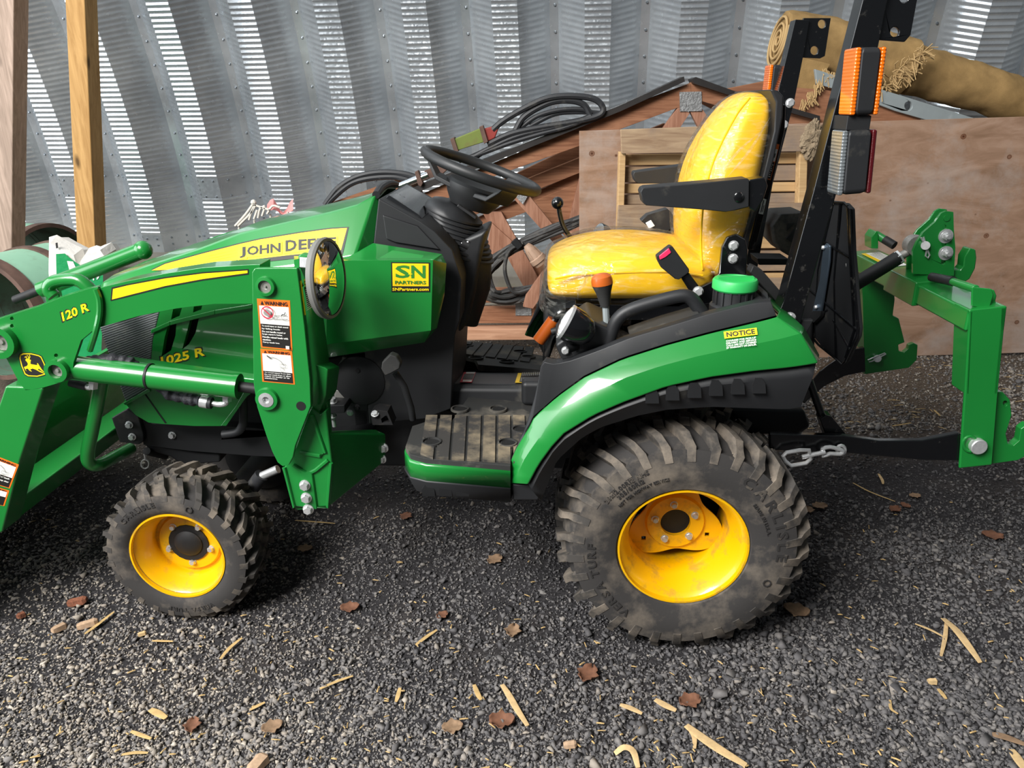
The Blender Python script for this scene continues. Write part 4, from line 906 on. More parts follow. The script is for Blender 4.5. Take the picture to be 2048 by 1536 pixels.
mb = MB('black_gloss'); mb.pp([(1555, 205), (1572, 210), (1570, 260), (1545, 370), (1530, 420), (1510, 500), (1496, 500), (1520, 400), (1547, 290)], -.16, -.12); lb = mb.build('seat_side_rail', bkr, bevel=.003)
decal('side_decal', bkr, P(1530, 358, -.1605), P(1541, 360, -.1605), P(1559, 289, -.1605), P(1547, 286, -.1605), [('r', 'orange_print', 0, 0, 1, 1), ('r', 'white_print', .08, .52, .92, .86), ('r', 'black_print', .08, .03, .92, .5)] + [('r', 'white_print', .12, .08+i*.055, .8-.1*(i % 3), .10+i*.055) for i in range(7)] + [('r', 'black_print', .3, .62, .7, .74)], nrm=N_, label='orange and white warning decal')
decal('side_decal', bkr, P(1517, 427, -.1605), P(1526, 429, -.1605), P(1533, 399, -.1605), P(1525, 396, -.1605), [('r', 'white_print', 0, 0, 1, 1), ('r', 'black_print', .3, .1, .5, .9), ('r', 'black_print', .65, .15, .8, .6)], nrm=N_, label='small white part label')
# belt buckles
mb = MB('black_plastic'); mb.pp([(1313, 514), (1341, 492), (1346, 494), (1378, 538), (1379, 545), (1358, 560), (1350, 558), (1322, 535), (1315, 522)], -.345, -.315); mb.m('black_gloss'); mb.pp([(1362, 556), (1378, 545), (1402, 578), (1407, 592), (1394, 600), (1384, 590)], -.335, -.329); bkl = mb.build('belt_buckle', TR, bevel=.004)
mb = MB('pink_button'); mb.pp([(1318, 512), (1338, 496), (1343, 505), (1332, 514), (1320, 520)], -.3475, -.34); mb.build('release_button', bkl, bevel=.002, label='pink release button')
mb = MB('steel_zinc'); mb.bolt(P(1396, 583, -.336), N_, .011, .009); mb.build('buckle_bolt', bkl)
mb = MB('black_plastic'); mb.pp([(1282, 442), (1295, 430), (1335, 418), (1342, 424), (1358, 446), (1330, 466), (1300, 456)], .30, .35); mb.m('black_gloss'); mb.pp([(1325, 465), (1345, 455), (1352, 475), (1280, 482)], .31, .33); mb.m('white_print'); mb.pp([(1291, 446), (1302, 440), (1310, 452), (1298, 458)], .297, .30); mb.build('belt_buckle', TR, bevel=.004)
# ---------------------------------------------------------------- levers and lamp
mb = MB('grey_paint'); mb.tube([P(1213, 672, -.42), P(1213, 640, -.42), P(1211, 606, -.42)], .0085, 10); lv = mb.build('gear_lever', TR)
kx = P(1211, 612, -.42); kt = P(1203, 556, -.42); kd = (kt-kx).normalized(); kl = (kt-kx).length
mb = MB('rubber_dark'); mb.lathe([(.012, 0), (.015, kl*.25), (.019, kl*.5), (.026, kl*.78)], kx, kd, 18); mb.build('lever_grip', lv)
mb = MB('orange_knob'); mb.lathe([(.0265, kl*.78), (.0265, kl*.92), (.024, kl*1.05), (.017, kl*1.13), (.004, kl*1.17)], kx, kd, 18); mb.build('lever_knob', lv, label='orange knob')
mb = MB('black_gloss'); mb.tube([P(1117, 408, .32), P(1120, 430, .32), P(1128, 455, .32), P(1148, 485, .32), P(1165, 510, .32)], .008, 10, sub=4); ls = mb.build('loader_joystick', TR)
mb = MB('black_gloss'); mb.ball(P(1115, 406, .32), .0205, 18); mb.build('ball_knob', ls)
mb = MB('black_gloss'); mb.tube([P(1090, 668, .05), P(1110, 640, .05), P(1122, 625, .05), P(1160, 622, .05)], .011, 10, sub=3); l2 = mb.build('range_lever', TR)
mb = MB('orange_knob'); mb.cyl(P(1077, 682, .05), P(1108, 640, .05), .021, .021, 16); mb.build('lever_grip', l2, label='orange grip')
mb = MB('black_matte'); mb.cyl(P(1103, 664, -.2), P(1150, 650, -.2), .010); mb.build('control_stub', TR)
lc0, lc1 = P(1133, 644, -.50), P(1178, 668, -.503); la = (lc1-lc0).normalized()
mb = MB('black_gloss'); mb.lathe([(.044, 0), (.044, .012), (.042, .03), (.034, .055), (.018, .07), (.002, .074)], lc0, la, 28); lamp = mb.build('work_lamp', TR)
mb = MB('lamp_glass'); mb.lathe([(.042, .002), (.036, -.006), (.02, -.011), (.001, -.013)], lc0, la, 28); mb.build('lamp_lens', lamp); mb = MB('steel_zinc'); mb.lathe([(.0445, .004), (.0445, -.003), (.040, -.003)], lc0, la, 28, cap=False); mb.build('lamp_rim', lamp)
mb = MB('black_matte'); mb.pp([(1124, 718), (1124, 700), (1132, 690), (1140, 695), (1145, 712)], -.52, -.512); mb.pp([(1152, 705), (1156, 690), (1168, 682), (1168, 700)], -.49, -.482); mb.cyl(P(1131, 700, -.525), P(1160, 690, -.47), .010); mb.tube([P(1147, 690, -.50), P(1150, 678, -.49), P(1158, 690, -.48)], .006, 8); mb.m('steel_zinc').bolt(P(1131, 701, -.524), N_, .008); mb.build('lamp_bracket', lamp)
mb = MB('black_gloss'); a, b = P(1197, 465, .36), P(1220, 475, .38); mb.lathe([(.034, 0), (.034, .02), (.02, .05), (.002, .055)], a, b-a, 20); mb.m('clear_lens').lathe([(.032, -.002), (.001, -.008)], a, b-a, 20); mb.build('work_lamp', TR)
# fuel cap
cc = P(1467, 600, -.43)
mb = MB('black_plastic'); mb.lathe([(.056, -.045), (.056, -.012), (.052, -.008), (.047, -.006), (.047, .028)], cc, (0, 0, 1), 32)
for i in range(16): a = 2*PI*i/16; mb.box(cc+V((math.cos(a)*.048, math.sin(a)*.048, .010)), (.005, .005, .034), Matrix.Rotation(a, 3, 'Z'))
fn = mb.build('fuel_filler', TR)
mb = MB('green_plastic'); mb.lathe([(.050, .026), (.0535, .030), (.0535, .048), (.050, .053), (.043, .054), (.041, .047), (.0, .047)], cc, (0, 0, 1), 40)
mb.box(cc+V((0, 0, .052)), (.085, .016, .012)); mb.build('fuel_cap', fn, label='light green screw cap')
# ---------------------------------------------------------------- roll bar, lights, emblem back
yR = -.42
def rops(fl):
    mb = MB('black_gloss'); mb.pp([(1556, 630), (1568, 600), (1628, 380), (1721, 17), (1741, -60), (1792, -60), (1772, 15), (1757, 92), (1671, 395), (1602, 645), (1575, 650)], yR, yR+.055)
    mb.pp([(1757, -40), (1840, -40), (1835, 0), (1822, 70), (1810, 84), (1757, 80)], yR+.012, yR+.022, [[(1790+9*math.cos(a), 64+10*math.sin(a)) for a in np.linspace(0, 2*PI, 15)[:-1]], [(1808+9*math.cos(a), -4+10*math.sin(a)) for a in np.linspace(0, 2*PI, 15)[:-1]]])
    if fl: mb.flip()
    o = mb.build('roll_bar_post', TR, bevel=.006, seg=3); return o
rb1 = rops(False)
mb = MB('black_gloss'); mb.pp([(1591, 39), (1619, 40), (1607, 110), (1588, 205), (1545, 370), (1515, 535), (1490, 535), (1530, 330), (1558, 177)], .42, .475); mb.pp([(1607, 36), (1662, 36), (1658, 60), (1650, 112), (1640, 117), (1600, 115)], .432, .442, [[(x+8*math.cos(a), y+9*math.sin(a)) for a in np.linspace(0, 2*PI, 15)[:-1]] for x, y in ((1644, 48), (1629, 101))])
rb2 = mb.build('roll_bar_post', TR, bevel=.005)
for x, y in ((1604, 208), (1591, 252)): mb = MB('steel_zinc'); mb.bolt(P(x-24, y-2, .415), N_, .012); mb.build('rail_bolt', rb2)
mb = MB('steel_zinc'); mb.bolt(P(1579, 636, yR-.001), N_, .012, .012); mb.build('post_bolt', rb1)
mb = MB('black_matte'); mb.pp([(1560, 628), (1605, 640), (1628, 640), (1600, 690), (1585, 668)], yR+.01, yR+.03); mb.build('post_foot', rb1, bevel=.003)
def lampbox(px_front_l, px_front_r, px_side, y0, y1, fmat, rmat, label, nm):
    mb = MB('black_plastic'); mb.pp(px_side, y0, y1); o = mb.build(nm, TR, bevel=.010, seg=3, label=label)
    a, b = px_side[0], px_side[-1]
    mb = MB(fmat); f = [P(*px_side[0], y0+.003), P(*px_side[-1], y0+.003)]
    mb.prism([f[0], f[1], f[1]+V((0, y1-y0-.006, 0)), f[0]+V((0, y1-y0-.006, 0))], (-.012, 0, 0)); mb.build('front_lens', o, bevel=.004)
    mb = MB(rmat); f = [P(*px_side[1], y0+.003), P(*px_side[2], y0+.003)]
    mb.prism([f[0], f[1], f[1]+V((0, y1-y0-.006, 0)), f[0]+V((0, y1-y0-.006, 0))], (.010, 0, 0)); mb.build('rear_lens', o, bevel=.004)
    return o
yl = -.515; dl = .075
lampbox(0, 0, [(1725, 94), (1765, 93), (1747, 230), (1711, 231)], yl, yl+dl, 'amber_lens', 'amber_lens', None, 'turn_signal')
lampbox(0, 0, [(1698, 261), (1746, 259), (1733, 387), (1686, 391)], yl, yl+dl, 'clear_lens', 'red_lens', None, 'side_marker_lamp')
mb = MB('grey_paint'); mb.cyl(P(1722, 228, yl+.04), P(1713, 263, yl+.04), .019, .022, 16); mb.m('black_matte'); mb.box((P(1700, 245, yR-.03)), (.05, .10, .03)); mb.build('lamp_stem', rb1, bevel=.002)
lampbox(0, 0, [(1548, 129), (1574, 130), (1562, 215), (1538, 215)], .49, .56, 'amber_lens', 'amber_lens', None, 'turn_signal')
lampbox(0, 0, [(1528, 235), (1555, 236), (1546, 320), (1518, 320)], .49, .56, 'clear_lens', 'red_lens', None, 'side_marker_lamp')
mb = MB('black_matte'); mb.box(P(1545, 222, .48), (.04, .14, .02)); mb.build('lamp_stem', rb2)
# grey tool box behind the seat on the far fender
mb = MB('rubber_dark'); q = [(1543, 452), (1560, 428), (1612, 425), (1612, 470), (1600, 525), (1566, 505), (1548, 485)]; mb.pp(q, .40, .56); tb = mb.build('storage_box', TR, bevel=.008); mb = MB('black_matte'); mb.pp([(1574, 447), (1588, 446), (1574, 462)], .395, .40); mb.pp([(1572, 478), (1600, 447), (1608, 455), (1584, 485)], .392, .40); mb.build('box_strap', tb)
mb = MB('black_matte'); mb.pp([(1515, 517), (1578, 518), (1580, 530), (1518, 530)], .25, .35); mb.build('cross_bracket', tb, bevel=.002)
# slow-vehicle emblem seen from its black ribbed back
def EM(px, py, e=0): # plane receding from right edge
    return P(px, py, -.30+(1718-px)*.0022+e)
out = [(1668, 404), (1692, 406), (1703, 418), (1706, 500), (1719, 655), (1717, 672), (1694, 722), (1688, 728), (1640, 690), (1600, 640), (1584, 600), (1590, 570)]
mb = MB('black_plastic'); mb.prism([EM(a, b) for a, b in out], (.010, 0, 0)); em = mb.build('emblem_plate', TR, bevel=.003)
mb = MB('black_gloss')
for pts in (out + [out[0]], [(1668, 404), (1640, 540), (1628, 700)], [(1684, 408), (1672, 560), (1675, 715)], [(1628, 470), (1702, 515)], [(1620, 578), (1718, 660)], [(1670, 640), (1704, 700)], [(1660, 620), (1600, 650)], [(1698, 410), (1712, 660), (1694, 715)]):
    mb.tube([EM(a, b)-V((.004, 0, 0)) for a, b in pts], .0038, 6)
mb.build('emblem_ribs', em, kind='stuff')
mb = MB('white_print'); mb.prism([EM(a, b)-V((.0022, 0, 0)) for a, b in ((1681, 528), (1694, 527), (1692, 600), (1682, 601))], (.001, 0, 0)); mb.build('paper_label', em, label='white paper label')
mb = MB('steel_blue'); mb.prism([EM(a, b)-V((.018, 0, 0)) for a, b in ((1660, 492), (1666, 486), (1673, 492), (1672, 520), (1655, 625), (1643, 640), (1634, 634), (1652, 560))], (.006, 0, 0)); st = mb.build('emblem_strap', em, bevel=.002, label='blue grey metal strap')
mb = MB('black_matte'); mb.prism([EM(a, b)-V((.02, 0, 0)) for a, b in ((1640, 622), (1657, 622), (1655, 632), (1642, 645), (1630, 640))], (.01, 0, 0)); mb.cyl(EM(1634, 642)-V((.02, 0, 0)), EM(1632, 700)-V((.02, 0, 0)), .009); mb.build('emblem_post', em)
for x, y in ((1663, 495), (1648, 614)): mb = MB('steel_zinc'); mb.ball(EM(x, y)-V((.022, 0, 0)), .006, 8); mb.build('strap_rivet', em)
# ---------------------------------------------------------------- three-point hitch
mb = MB('black_gloss'); mb.pp([(1540, 868), (1600, 870), (1689, 872), (1760, 882), (1845, 881), (1921, 866), (1921, 922), (1845, 921), (1750, 912), (1689, 906), (1540, 900)], -.375, -.355); ll = mb.build('lower_link', TR, bevel=.003)
mb = MB('black_gloss'); mb.pp([(1600, 792), (1640, 742), (1668, 722), (1700, 700), (1730, 695), (1732, 743), (1690, 752), (1650, 772), (1608, 808)], .33, .35); mb.build('lower_link', TR, bevel=.003)
mb = MB('black_gloss'); mb.cyl(P(1618, 760, -.33), P(1646, 838, -.33), .010); mb.pp([(1640, 838), (1652, 830), (1664, 833), (1692, 868), (1694, 880), (1655, 882)], -.35, -.31); mb.build('lift_rod', TR, bevel=.003)
mb = MB('black_matte'); mb.pp([(1560, 815), (1605, 818), (1620, 842), (1621, 856), (1605, 867), (1560, 867)], -.28, .1); mb.build('hitch_housing', TR, bevel=.01)
mb = MB('steel_zinc'); mb.tube([P(a, b, -.40) for a, b in ((1566, 912), (1573, 905), (1600, 900), (1618, 900), (1621, 918), (1612, 926), (1582, 931), (1570, 922))], .0055, 8, closed=True); ch = mb.build('check_chain', TR)
mb = MB('steel_zinc'); mb.cyl(P(1604, 914, -.40), P(1650, 904, -.40), .006); mb.tube([P(a, b, -.395) for a, b in ((1645, 898), (1660, 894), (1676, 898), (1686, 902), (1680, 908), (1660, 907), (1646, 912))], .0055, 8, closed=True, sub=2); mb.build('chain_link', ch)
mb = MB('steel_zinc'); mb.tube([P(1682+8*math.cos(a), 900+9*math.sin(a), -.385) for a in np.linspace(0, 2*PI, 13)[:-1]], .005, 6, closed=True); mb.build('chain_link', ch)
# quick hitch
yq = -.385
mb = MB('green_paint'); mb.pp([(1939, 620), (2015, 612), (2009, 660), (1995, 799), (1984, 931), (1919, 938), (1929, 794), (1937, 660)], yq, yq+.010)
a0 = [P(1939, 620, yq), P(2015, 612, yq)]
mb.prism([P(1939, 620, yq), P(1937, 660, yq), P(1931, 790, yq), P(1931+9, 790, yq), P(1937+9, 660, yq), P(1939+9, 620, yq)], (0, .075, 0)); mb.pp([(2003, 614), (2015, 612), (2009, 660), (1996, 790), (1985, 790), (1998, 660)], yq, yq+.075); qn = mb.build('hitch_upright', TR, bevel=.004)
mb = MB('green_paint'); mb.pp([(1995, 784), (2006, 784), (2020, 799), (2024, 830), (2012, 868), (2016, 888), (2028, 891), (2038, 882), (2042, 858), (2056, 848), (2068, 860), (2066, 905), (2036, 921), (1978, 929), (1985, 860)], yq+.03, yq+.055, [[(2011+5*math.cos(a), 807+5*math.sin(a)) for a in np.linspace(0, 2*PI, 13)[:-1]]]); mb.build('hook_plate', qn, bevel=.003)
mb = MB('green_paint'); mb.tube([P(1940+14*math.cos(a), 888+15*math.sin(a), yq-.002) for a in np.linspace(0, 2*PI, 17)[:-1]], .004, 6, closed=True); mb.m('steel_zinc').lathe([(.021, -.01), (.021, .014), (.019, .016)], P(1953, 890, yq), N_, 24); mb.build('hitch_pin', qn)
# top cross beam along y
tl, tr_ = P(1939, 621, yq), P(2015, 613, yq); th = .055; fy = .40
def beam_pt(t, y, dz): q = tl.lerp(tr_, t); return V((q.x-.0, y, q.z+dz))
mb = MB('green_paint'); mb.loft([[beam_pt(0, y, 0), beam_pt(1, y, 0), beam_pt(1, y, -th), beam_pt(0, y, -th)] for y in (yq+.002, fy)]); bm_ = mb.build('hitch_crossbeam', TR, bevel=.006)
mb = MB('green_paint'); mb.loft([[beam_pt(-.08, y, .008), beam_pt(1.05, y, .008), beam_pt(1.05, y, -th-.006), beam_pt(-.08, y, -th-.006)] for y in (-.11, .09)]); mb.build('beam_saddle', bm_, bevel=.004)
u, v_ = beam_pt(.18, .14, .0012), beam_pt(.62, .14, .0012)
decal('beam_decal', bm_, beam_pt(.15, .12, .001), beam_pt(.8, .12, .001), beam_pt(.8, .34, .001), beam_pt(.15, .34, .001), [('r', 'white_print', 0, 0, 1, 1), ('r', 'gold_print', 0, 0, .25, 1)] + [('r', 'grey_print', .34+i*.12, .08, .38+i*.12, .9) for i in range(5)], nrm=(0, 0, 1), label='white and yellow decal')
mb = MB('green_paint'); mb.pp([(1722, 520), (1787, 545), (1790, 600), (1786, 631), (1798, 637), (1810, 685), (1797, 690), (1798, 702), (1808, 705), (1816, 698), (1818, 690), (1828, 686), (1836, 690), (1834, 720), (1818, 736), (1730, 749), (1726, 600)], .33, .35); mb.pp([(1722, 520), (1732, 524), (1737, 748), (1728, 749)], .35, .41)
qf = mb.build('hitch_upright', TR, bevel=.003)
mb = MB('steel_zinc'); mb.cyl(P(1755, 717, .33), P(1755, 717, .315), .013); mb.tube([P(a, b, .318) for a, b in ((1772, 708), (1757, 716), (1745, 722), (1738, 724), (1736, 720), (1745, 716), (1770, 706))], .0025, 6); mb.build('hitch_pin', qf)
# top mast plates, hook, bolts, top link
mp = [(1826, 548), (1826, 502), (1833, 485), (1846, 465), (1870, 444), (1882, 427), (1892, 422), (1907, 424), (1908, 460), (1911, 495), (1908, 552)]
for y0 in (-.045, .045):
    mb = MB('green_paint'); mb.pp(mp if y0 < 0 else [(a-12, b-5) for a, b in mp], y0, y0+.010, [] if y0 > 0 else [[(x+5*math.cos(a), y+5*math.sin(a)) for a in np.linspace(0, 2*PI, 12)[:-1]] for x, y in ((1889, 454), (1888, 489), (1887, 524))]); pl = mb.build('mast_plate', TR, bevel=.003)
    if y0 < 0:
        for x, y in ((1891, 472), (1891, 506)): mb = MB('steel_zinc'); mb.lathe([(.020, 0), (.020, .003), (.012, .004)], P(x, y, y0), N_, 20); mb.bolt(P(x, y, y0-.003), N_, .011, .012); mb.cyl(P(x, y, y0), P(x, y, y0)+N_*.022, .006, n=12); mb.build('mast_bolt', pl)
        mb = MB('steel_zinc'); mb.cyl(P(1851, 491, y0), P(1851, 491, y0-.014), .012); mb.tube([P(a, b, y0-.008) for a, b in ((1842, 475), (1850, 490), (1853, 502), (1851, 512), (1856, 516), (1859, 510), (1855, 500), (1852, 490), (1847, 474))], .0025, 6); mb.build('mast_pin', pl)
        mb = MB('green_paint'); mb.lathe([(.009, 0), (.009, .003)], P(1893, 436, y0), N_, 14); mb.build('plate_boss', pl)
mb = MB('green_paint'); mb.pp([(1905, 540), (1920, 541), (1927, 533), (1929, 514), (1940, 496), (1952, 499), (1954, 515), (1951, 537), (1940, 558), (1925, 568), (1905, 560)], -.02, .02); mb.build('top_hook', TR, bevel=.004)
mb = MB('black_matte'); mb.cyl(P(1640, 612, 0), P(1797, 515, 0), .0205, n=20); tk = mb.build('top_link', TR)
mb = MB('cast_alloy'); mb.cyl(P(1795, 516, 0), P(1816, 504, 0), .012); mb.lathe([(.028, -.018), (.030, 0), (.028, .018)], P(1829, 490, 0), (0, 1, 0), 24); mb.m('steel_zinc').cyl(P(1794, 517, 0), P(1801, 513, 0), .0215, n=6); mb.build('link_eye', tk)
# latch handles
mb = MB('green_paint'); mb.cyl(P(1905, 563, yq+.14), P(1952, 578, yq+.03), .010); mb.pp([(1944, 574), (1984, 578), (1988, 590), (1981, 612), (1972, 617), (1943, 612)], yq+.022, yq+.028); mb.pp([(1947, 574), (1989, 580), (1994, 592), (1991, 606), (1980, 616), (1946, 612)], yq+.052, yq+.058); lh = mb.build('latch_handle', TR, bevel=.003)
mb = MB('black_plastic'); mb.cyl(P(1864, 554, yq+.24), P(1906, 563, yq+.138), .0125); mb.build('latch_grip', lh)
mb = MB('green_paint'); mb.pp([(1743, 498), (1743, 475), (1752, 462), (1757, 464), (1757, 498)], .30, .36); mb.cyl(P(1750, 468, .33), P(1770, 480, .30), .013); lh = mb.build('latch_handle', TR, bevel=.003)
mb = MB('dark_iron'); mb.cyl(P(1769, 479, .30), P(1789, 491, .27), .0135); mb.build('latch_grip', lh)
# ---------------------------------------------------------------- loader
yA = -.455; wA = .085
boom = [(503, 529), (406, 535), (330, 547), (254, 562), (205, 574), (192, 582), (192, 656), (203, 654), (279, 632), (355, 617), (432, 608), (503, 608), (520, 608), (520, 529)]
plate = [(196, 574), (178, 577), (127, 593), (76, 613), (40, 624), (0, 637), (-60, 665), (-60, 730), (5, 702), (38, 765), (51, 781), (84, 776), (145, 758), (147, 725), (162, 681), (192, 656)]
leg = [(10, 772), (-20, 860), (-60, 985), (-75, 1085), (-20, 1078), (4, 1064), (39, 925), (59, 864), (88, 775)]
def loader(fl):
    sgn = 'far ' if fl else ''
    mb = MB('green_paint'); mb.pp(boom, yA+.006, yA+wA-.006)
    if fl: mb.flip()
    o = mb.build('loader_arm', TR, bevel=.006, seg=3)
    mb = MB('green_paint'); hp = [(x+r*math.cos(a), y+r*math.sin(a)) for x, y, r in () for a in np.linspace(0, 2*PI, 12)[:-1]]
    mb.pp(plate, yA, yA+.012, [[(x+4*math.cos(a), y+4*math.sin(a)) for a in np.linspace(0, 2*PI, 10)[:-1]] for x, y in ((112, 711), (24, 637), (24, 652))]); mb.pp([(a, b-2) for a, b in plate], yA+wA-.012, yA+wA)
    if fl: mb.flip()
    k = mb.build('knee_plate', o, bevel=.003)
    mb = MB('green_paint'); mb.tube([P(192, 578, yA-.001), P(199, 600, yA-.001), P(199, 630, yA-.001), P(191, 665, yA-.001), P(180, 700, yA+.02)], .008, 8, sub=3)
    if fl: mb.flip()
    mb.build('weld_seam', o)
    mb = MB('green_paint'); mb.pp(leg, yA, yA+wA)
    if fl: mb.flip()
    lg = mb.build('loader_leg', TR, bevel=.006)
    for x, y, r, h in ((118, 739, .030, .016), (6, 682, .042, .02)):
        mb = MB('green_paint'); mb.lathe([(r, 0), (r, h), (r*.62, h+.001), (r*.60, .0)], P(x, y, yA), N_, 28, cap=False)
        if fl: mb.flip()
        mb.build('pivot_boss', o); r *= .58; mb = MB('cast_alloy'); mb.lathe([(r, 0), (r, .004), (r*.3, .004), (r*.25, .009)], P(x, y, yA), N_, 20)
        if fl: mb.flip()
        mb.build('pivot_pin', o)
    # lift cylinder
    yc = yA+wA*.5-.012
    mb = MB('green_paint'); mb.cyl(P(140, 735, yc), P(478, 773, yc), .0325, n=28); mb.lathe([(.034, 0), (.034, .012)], P(470, 772, yc), (P(478, 773, yc)-P(140, 735, yc)), 28)
    if fl: mb.flip()
    lc = mb.build('lift_cylinder', TR)
    mb = MB('dark_iron'); mb.cyl(P(476, 773, yc), P(545, 782, yc), .014)
    if fl: mb.flip()
    mb.build('cylinder_rod', lc)
    mb = MB('dark_iron'); mb.lathe([(.0345, .0), (.0345, .006)], P(298, 752, yc), (P(478, 773, yc)-P(140, 735, yc)), 28)
    if fl: mb.flip()
    mb.build('cylinder_band', lc)
    # mast: outer pivot plate and inner tower
    return o
arm_n = loader(False); loader(True)
# parallel tube behind the lift cylinder
mb = MB('green_paint'); mb.pp([(238, 719), (302, 729), (351, 736), (474, 753), (512, 758), (512, 776), (420, 765), (300, 745), (236, 735)], yA+wA+.01, yA+wA+.05); mb.build('levelling_bar', TR, bevel=.006)
mb = MB('yellow_print')
sl = [(226, 578), (255, 571), (330, 557), (406, 547), (495, 541)]; sl2 = [(224, 599), (255, 591), (330, 572), (406, 558), (495, 546)]
mb.m('black_print'); mb.loft([[P(a-(3 if i == 0 else 0)+(2 if i == 4 else 0), b-3, yA+.0052) for i, (a, b) in enumerate(sl)], [P(a-(3 if i == 0 else 0)+(2 if i == 4 else 0), b+3, yA+.0052) for i, (a, b) in enumerate(sl2)]], closed=False)
mb.m('yellow_print'); mb.loft([[P(a, b, yA+.0047) for a, b in sl], [P(a, b, yA+.0047) for a, b in sl2]], closed=False); mb.build('arm_stripe', arm_n, recalc=False, label='yellow stripe decal')
mb = MB('black_print'); text_on(mb, '120 R', *[P(a, b, yA-.0006) for a, b in ((124, 646), (181, 623), (177, 602), (119, 623))], bold=True); mb.m('yellow_print'); text_on(mb, '120 R', *[P(a, b, yA-.001) for a, b in ((126, 643), (179, 621), (175, 604), (122, 625))], bold=True); mb.build('arm_lettering', arm_n, recalc=False, label='yellow model lettering')
# maker's emblem: shield with leaping deer
mb = MB('black_print'); E_ = lambda a, b, e: P(a, b, yA-e)
sh = [(39, 709), (45, 706), (62, 706), (78, 710), (83, 713), (90, 728), (93, 744), (90, 750), (75, 754), (56, 753), (49, 749), (42, 732), (38, 716)]
def fill(mb, px, e): pts = [E_(a, b, e) for a, b in px]; mb.add(pts, [tuple(t) for t in tessellate_polygon([pts])])
def scl(px, f): cx, cy = 65.5, 730; return [(cx+(a-cx)*f, cy+(b-cy)*f) for a, b in px]
fill(mb, scl(sh, 1.04), .0006); mb.m('yellow_print'); fill(mb, scl(sh, .97), .0009); mb.m('black_print'); fill(mb, scl(sh, .89), .0012)
mb.m('yellow_print'); deer = [(51, 718), (54, 718), (56, 722), (59, 719), (62, 720), (61, 724), (61, 728), (66, 729), (72, 730), (75, 730), (74, 726), (76, 727), (79, 732), (83, 738), (90, 746), (84, 742), (77, 737), (76, 740), (83, 743), (90, 748), (80, 744), (71, 739), (65, 737), (60, 739), (64, 743), (60, 742), (55, 737), (51, 738), (53, 743), (49, 737), (48, 734), (54, 732), (56, 728), (54, 724), (51, 721)]
fill(mb, deer, .0015)
for pts in ([(56, 721), (53, 715), (49, 714)], [(56, 721), (57, 713), (54, 711)], [(57, 721), (60, 714), (59, 710)], [(53, 716), (52, 712)], [(58, 716), (56, 712)]):
    for (a, b), (c, d) in zip(pts, pts[1:]):
        L = math.hypot(c-a, d-b); ox, oy = -(d-b)/L*.6, (c-a)/L*.6; mb.add([E_(a+ox, b+oy, .0015), E_(c+ox, d+oy, .0015), E_(c-ox, d-oy, .0015), E_(a-ox, b-oy, .0015)], [(0, 1, 2, 3)])
mb.build('maker_emblem', arm_n, recalc=False, label='black and yellow shield with leaping deer')
def warn(parent, bl, br, tr, tl, lines, split, pic, nm='warning_decal', lab='orange and white warning decal'):
    it = [('r', 'orange_print', 0, 0, 1, 1), ('r', 'white_print', .05, split, .95, .865), ('r', 'black_print', .05, .03, .95, split)]
    it += [('p', 'black_print', [(.10, .885), (.20, .885), (.15, .965)]), ('t', 'black_print', 'WARNING', .22, .885, .92, .965, 1)]
    k = len(lines); hh = (split-.06)/k
    for i, t in enumerate(lines):
        if t: y1 = split-.02-i*hh; it.append(('t', 'white_print', t, .09, y1-hh*.72, .09+min(.82, .0335*len(t)), y1-hh*.06, 1))
    return decal(nm, parent, bl, br, tr, tl, it+pic, nrm=N_, label=lab)
mast_px = [(504, 545), (508, 538), (514, 536), (594, 536), (609, 652), (620, 759), (622, 812), (591, 891), (586, 915), (578, 930), (565, 933), (555, 925), (544, 903), (532, 870), (514, 814), (507, 767)]
yM = -.475
mb = MB('green_casting'); mb.pp(mast_px, yM, yM+.014); mst = mb.build('mast_plate', TR, bevel=.004, seg=3)
mb = MB('hole_dark'); mb.lathe([(.0125, 0), (.0125, .0006), (.001, .0006)], P(602, 812, yM), N_, 24); mb.build('mast_hole_dark_disc', mst)  # dark disc on the solid plate stands for the shade of a hole
mb = MB('green_casting'); mb.prism([my(P(a, b, yM)) for a, b in mast_px], (0, -.014, 0)); mb.build('mast_plate', TR, bevel=.004)
for x, y, r, pin in ((532, 572, .022, False), (535, 797, .027, True)):
    mb = MB('green_casting'); mb.lathe([(r*1.12, 0), (r*1.05, .010), (r*.72, .011), (r*.7, .0)], P(x, y, yM), N_, 28, cap=False); mb.build('mast_boss', mst)
    mb = MB('steel_zinc' if pin else 'cast_alloy'); mb.lathe([(r*.72, 0), (r*.72, .012 if pin else .004), (r*.35, .013 if pin else .004), (r*.3, .003), (r*.12, .003), (r*.1, .008)], P(x, y, yM), N_, 24); mb.build('mast_pin', mst)
q1 = [P(a, b, yM) for a, b in ((522, 695), (585, 701), (580, 601), (514, 597))]
car = [('l', 'grey_print', [(.45, .62), (.92, .63)], .006), ('l', 'black_print', [(.72, .69), (.76, .72), (.82, .72), (.86, .77)], .010), ('l', 'grey_print', [(.5, .69), (.7, .70)], .006)] + [('l', 'grey_print', [(cx+r*math.cos(a), cy+r*.62*math.sin(a)) for a in np.linspace(0, 2*PI, 15)], .005) for cx, cy, r in ((.56, .655, .05), (.83, .665, .09))] + [('l', 'red_print', [(.31+.18*math.cos(a), .745+.115*math.sin(a)) for a in np.linspace(0, 2*PI, 25)], .012), ('p', 'grey_print', [(.31+.11*math.cos(a), .74+.07*math.sin(a)) for a in np.linspace(0, 2*PI, 13)[:-1]]), ('l', 'red_print', [(.18, .825), (.44, .665)], .012), ('r', 'white_print', .82, .035, .93, .10)]
warn(mst, *q1, ('To avoid injury or death caused', 'by falling loads:', 'Do not handle round or', 'large square bales.', 'Handle raised loads with', 'caution.', 'Carry loads low.', ''), .50, car)
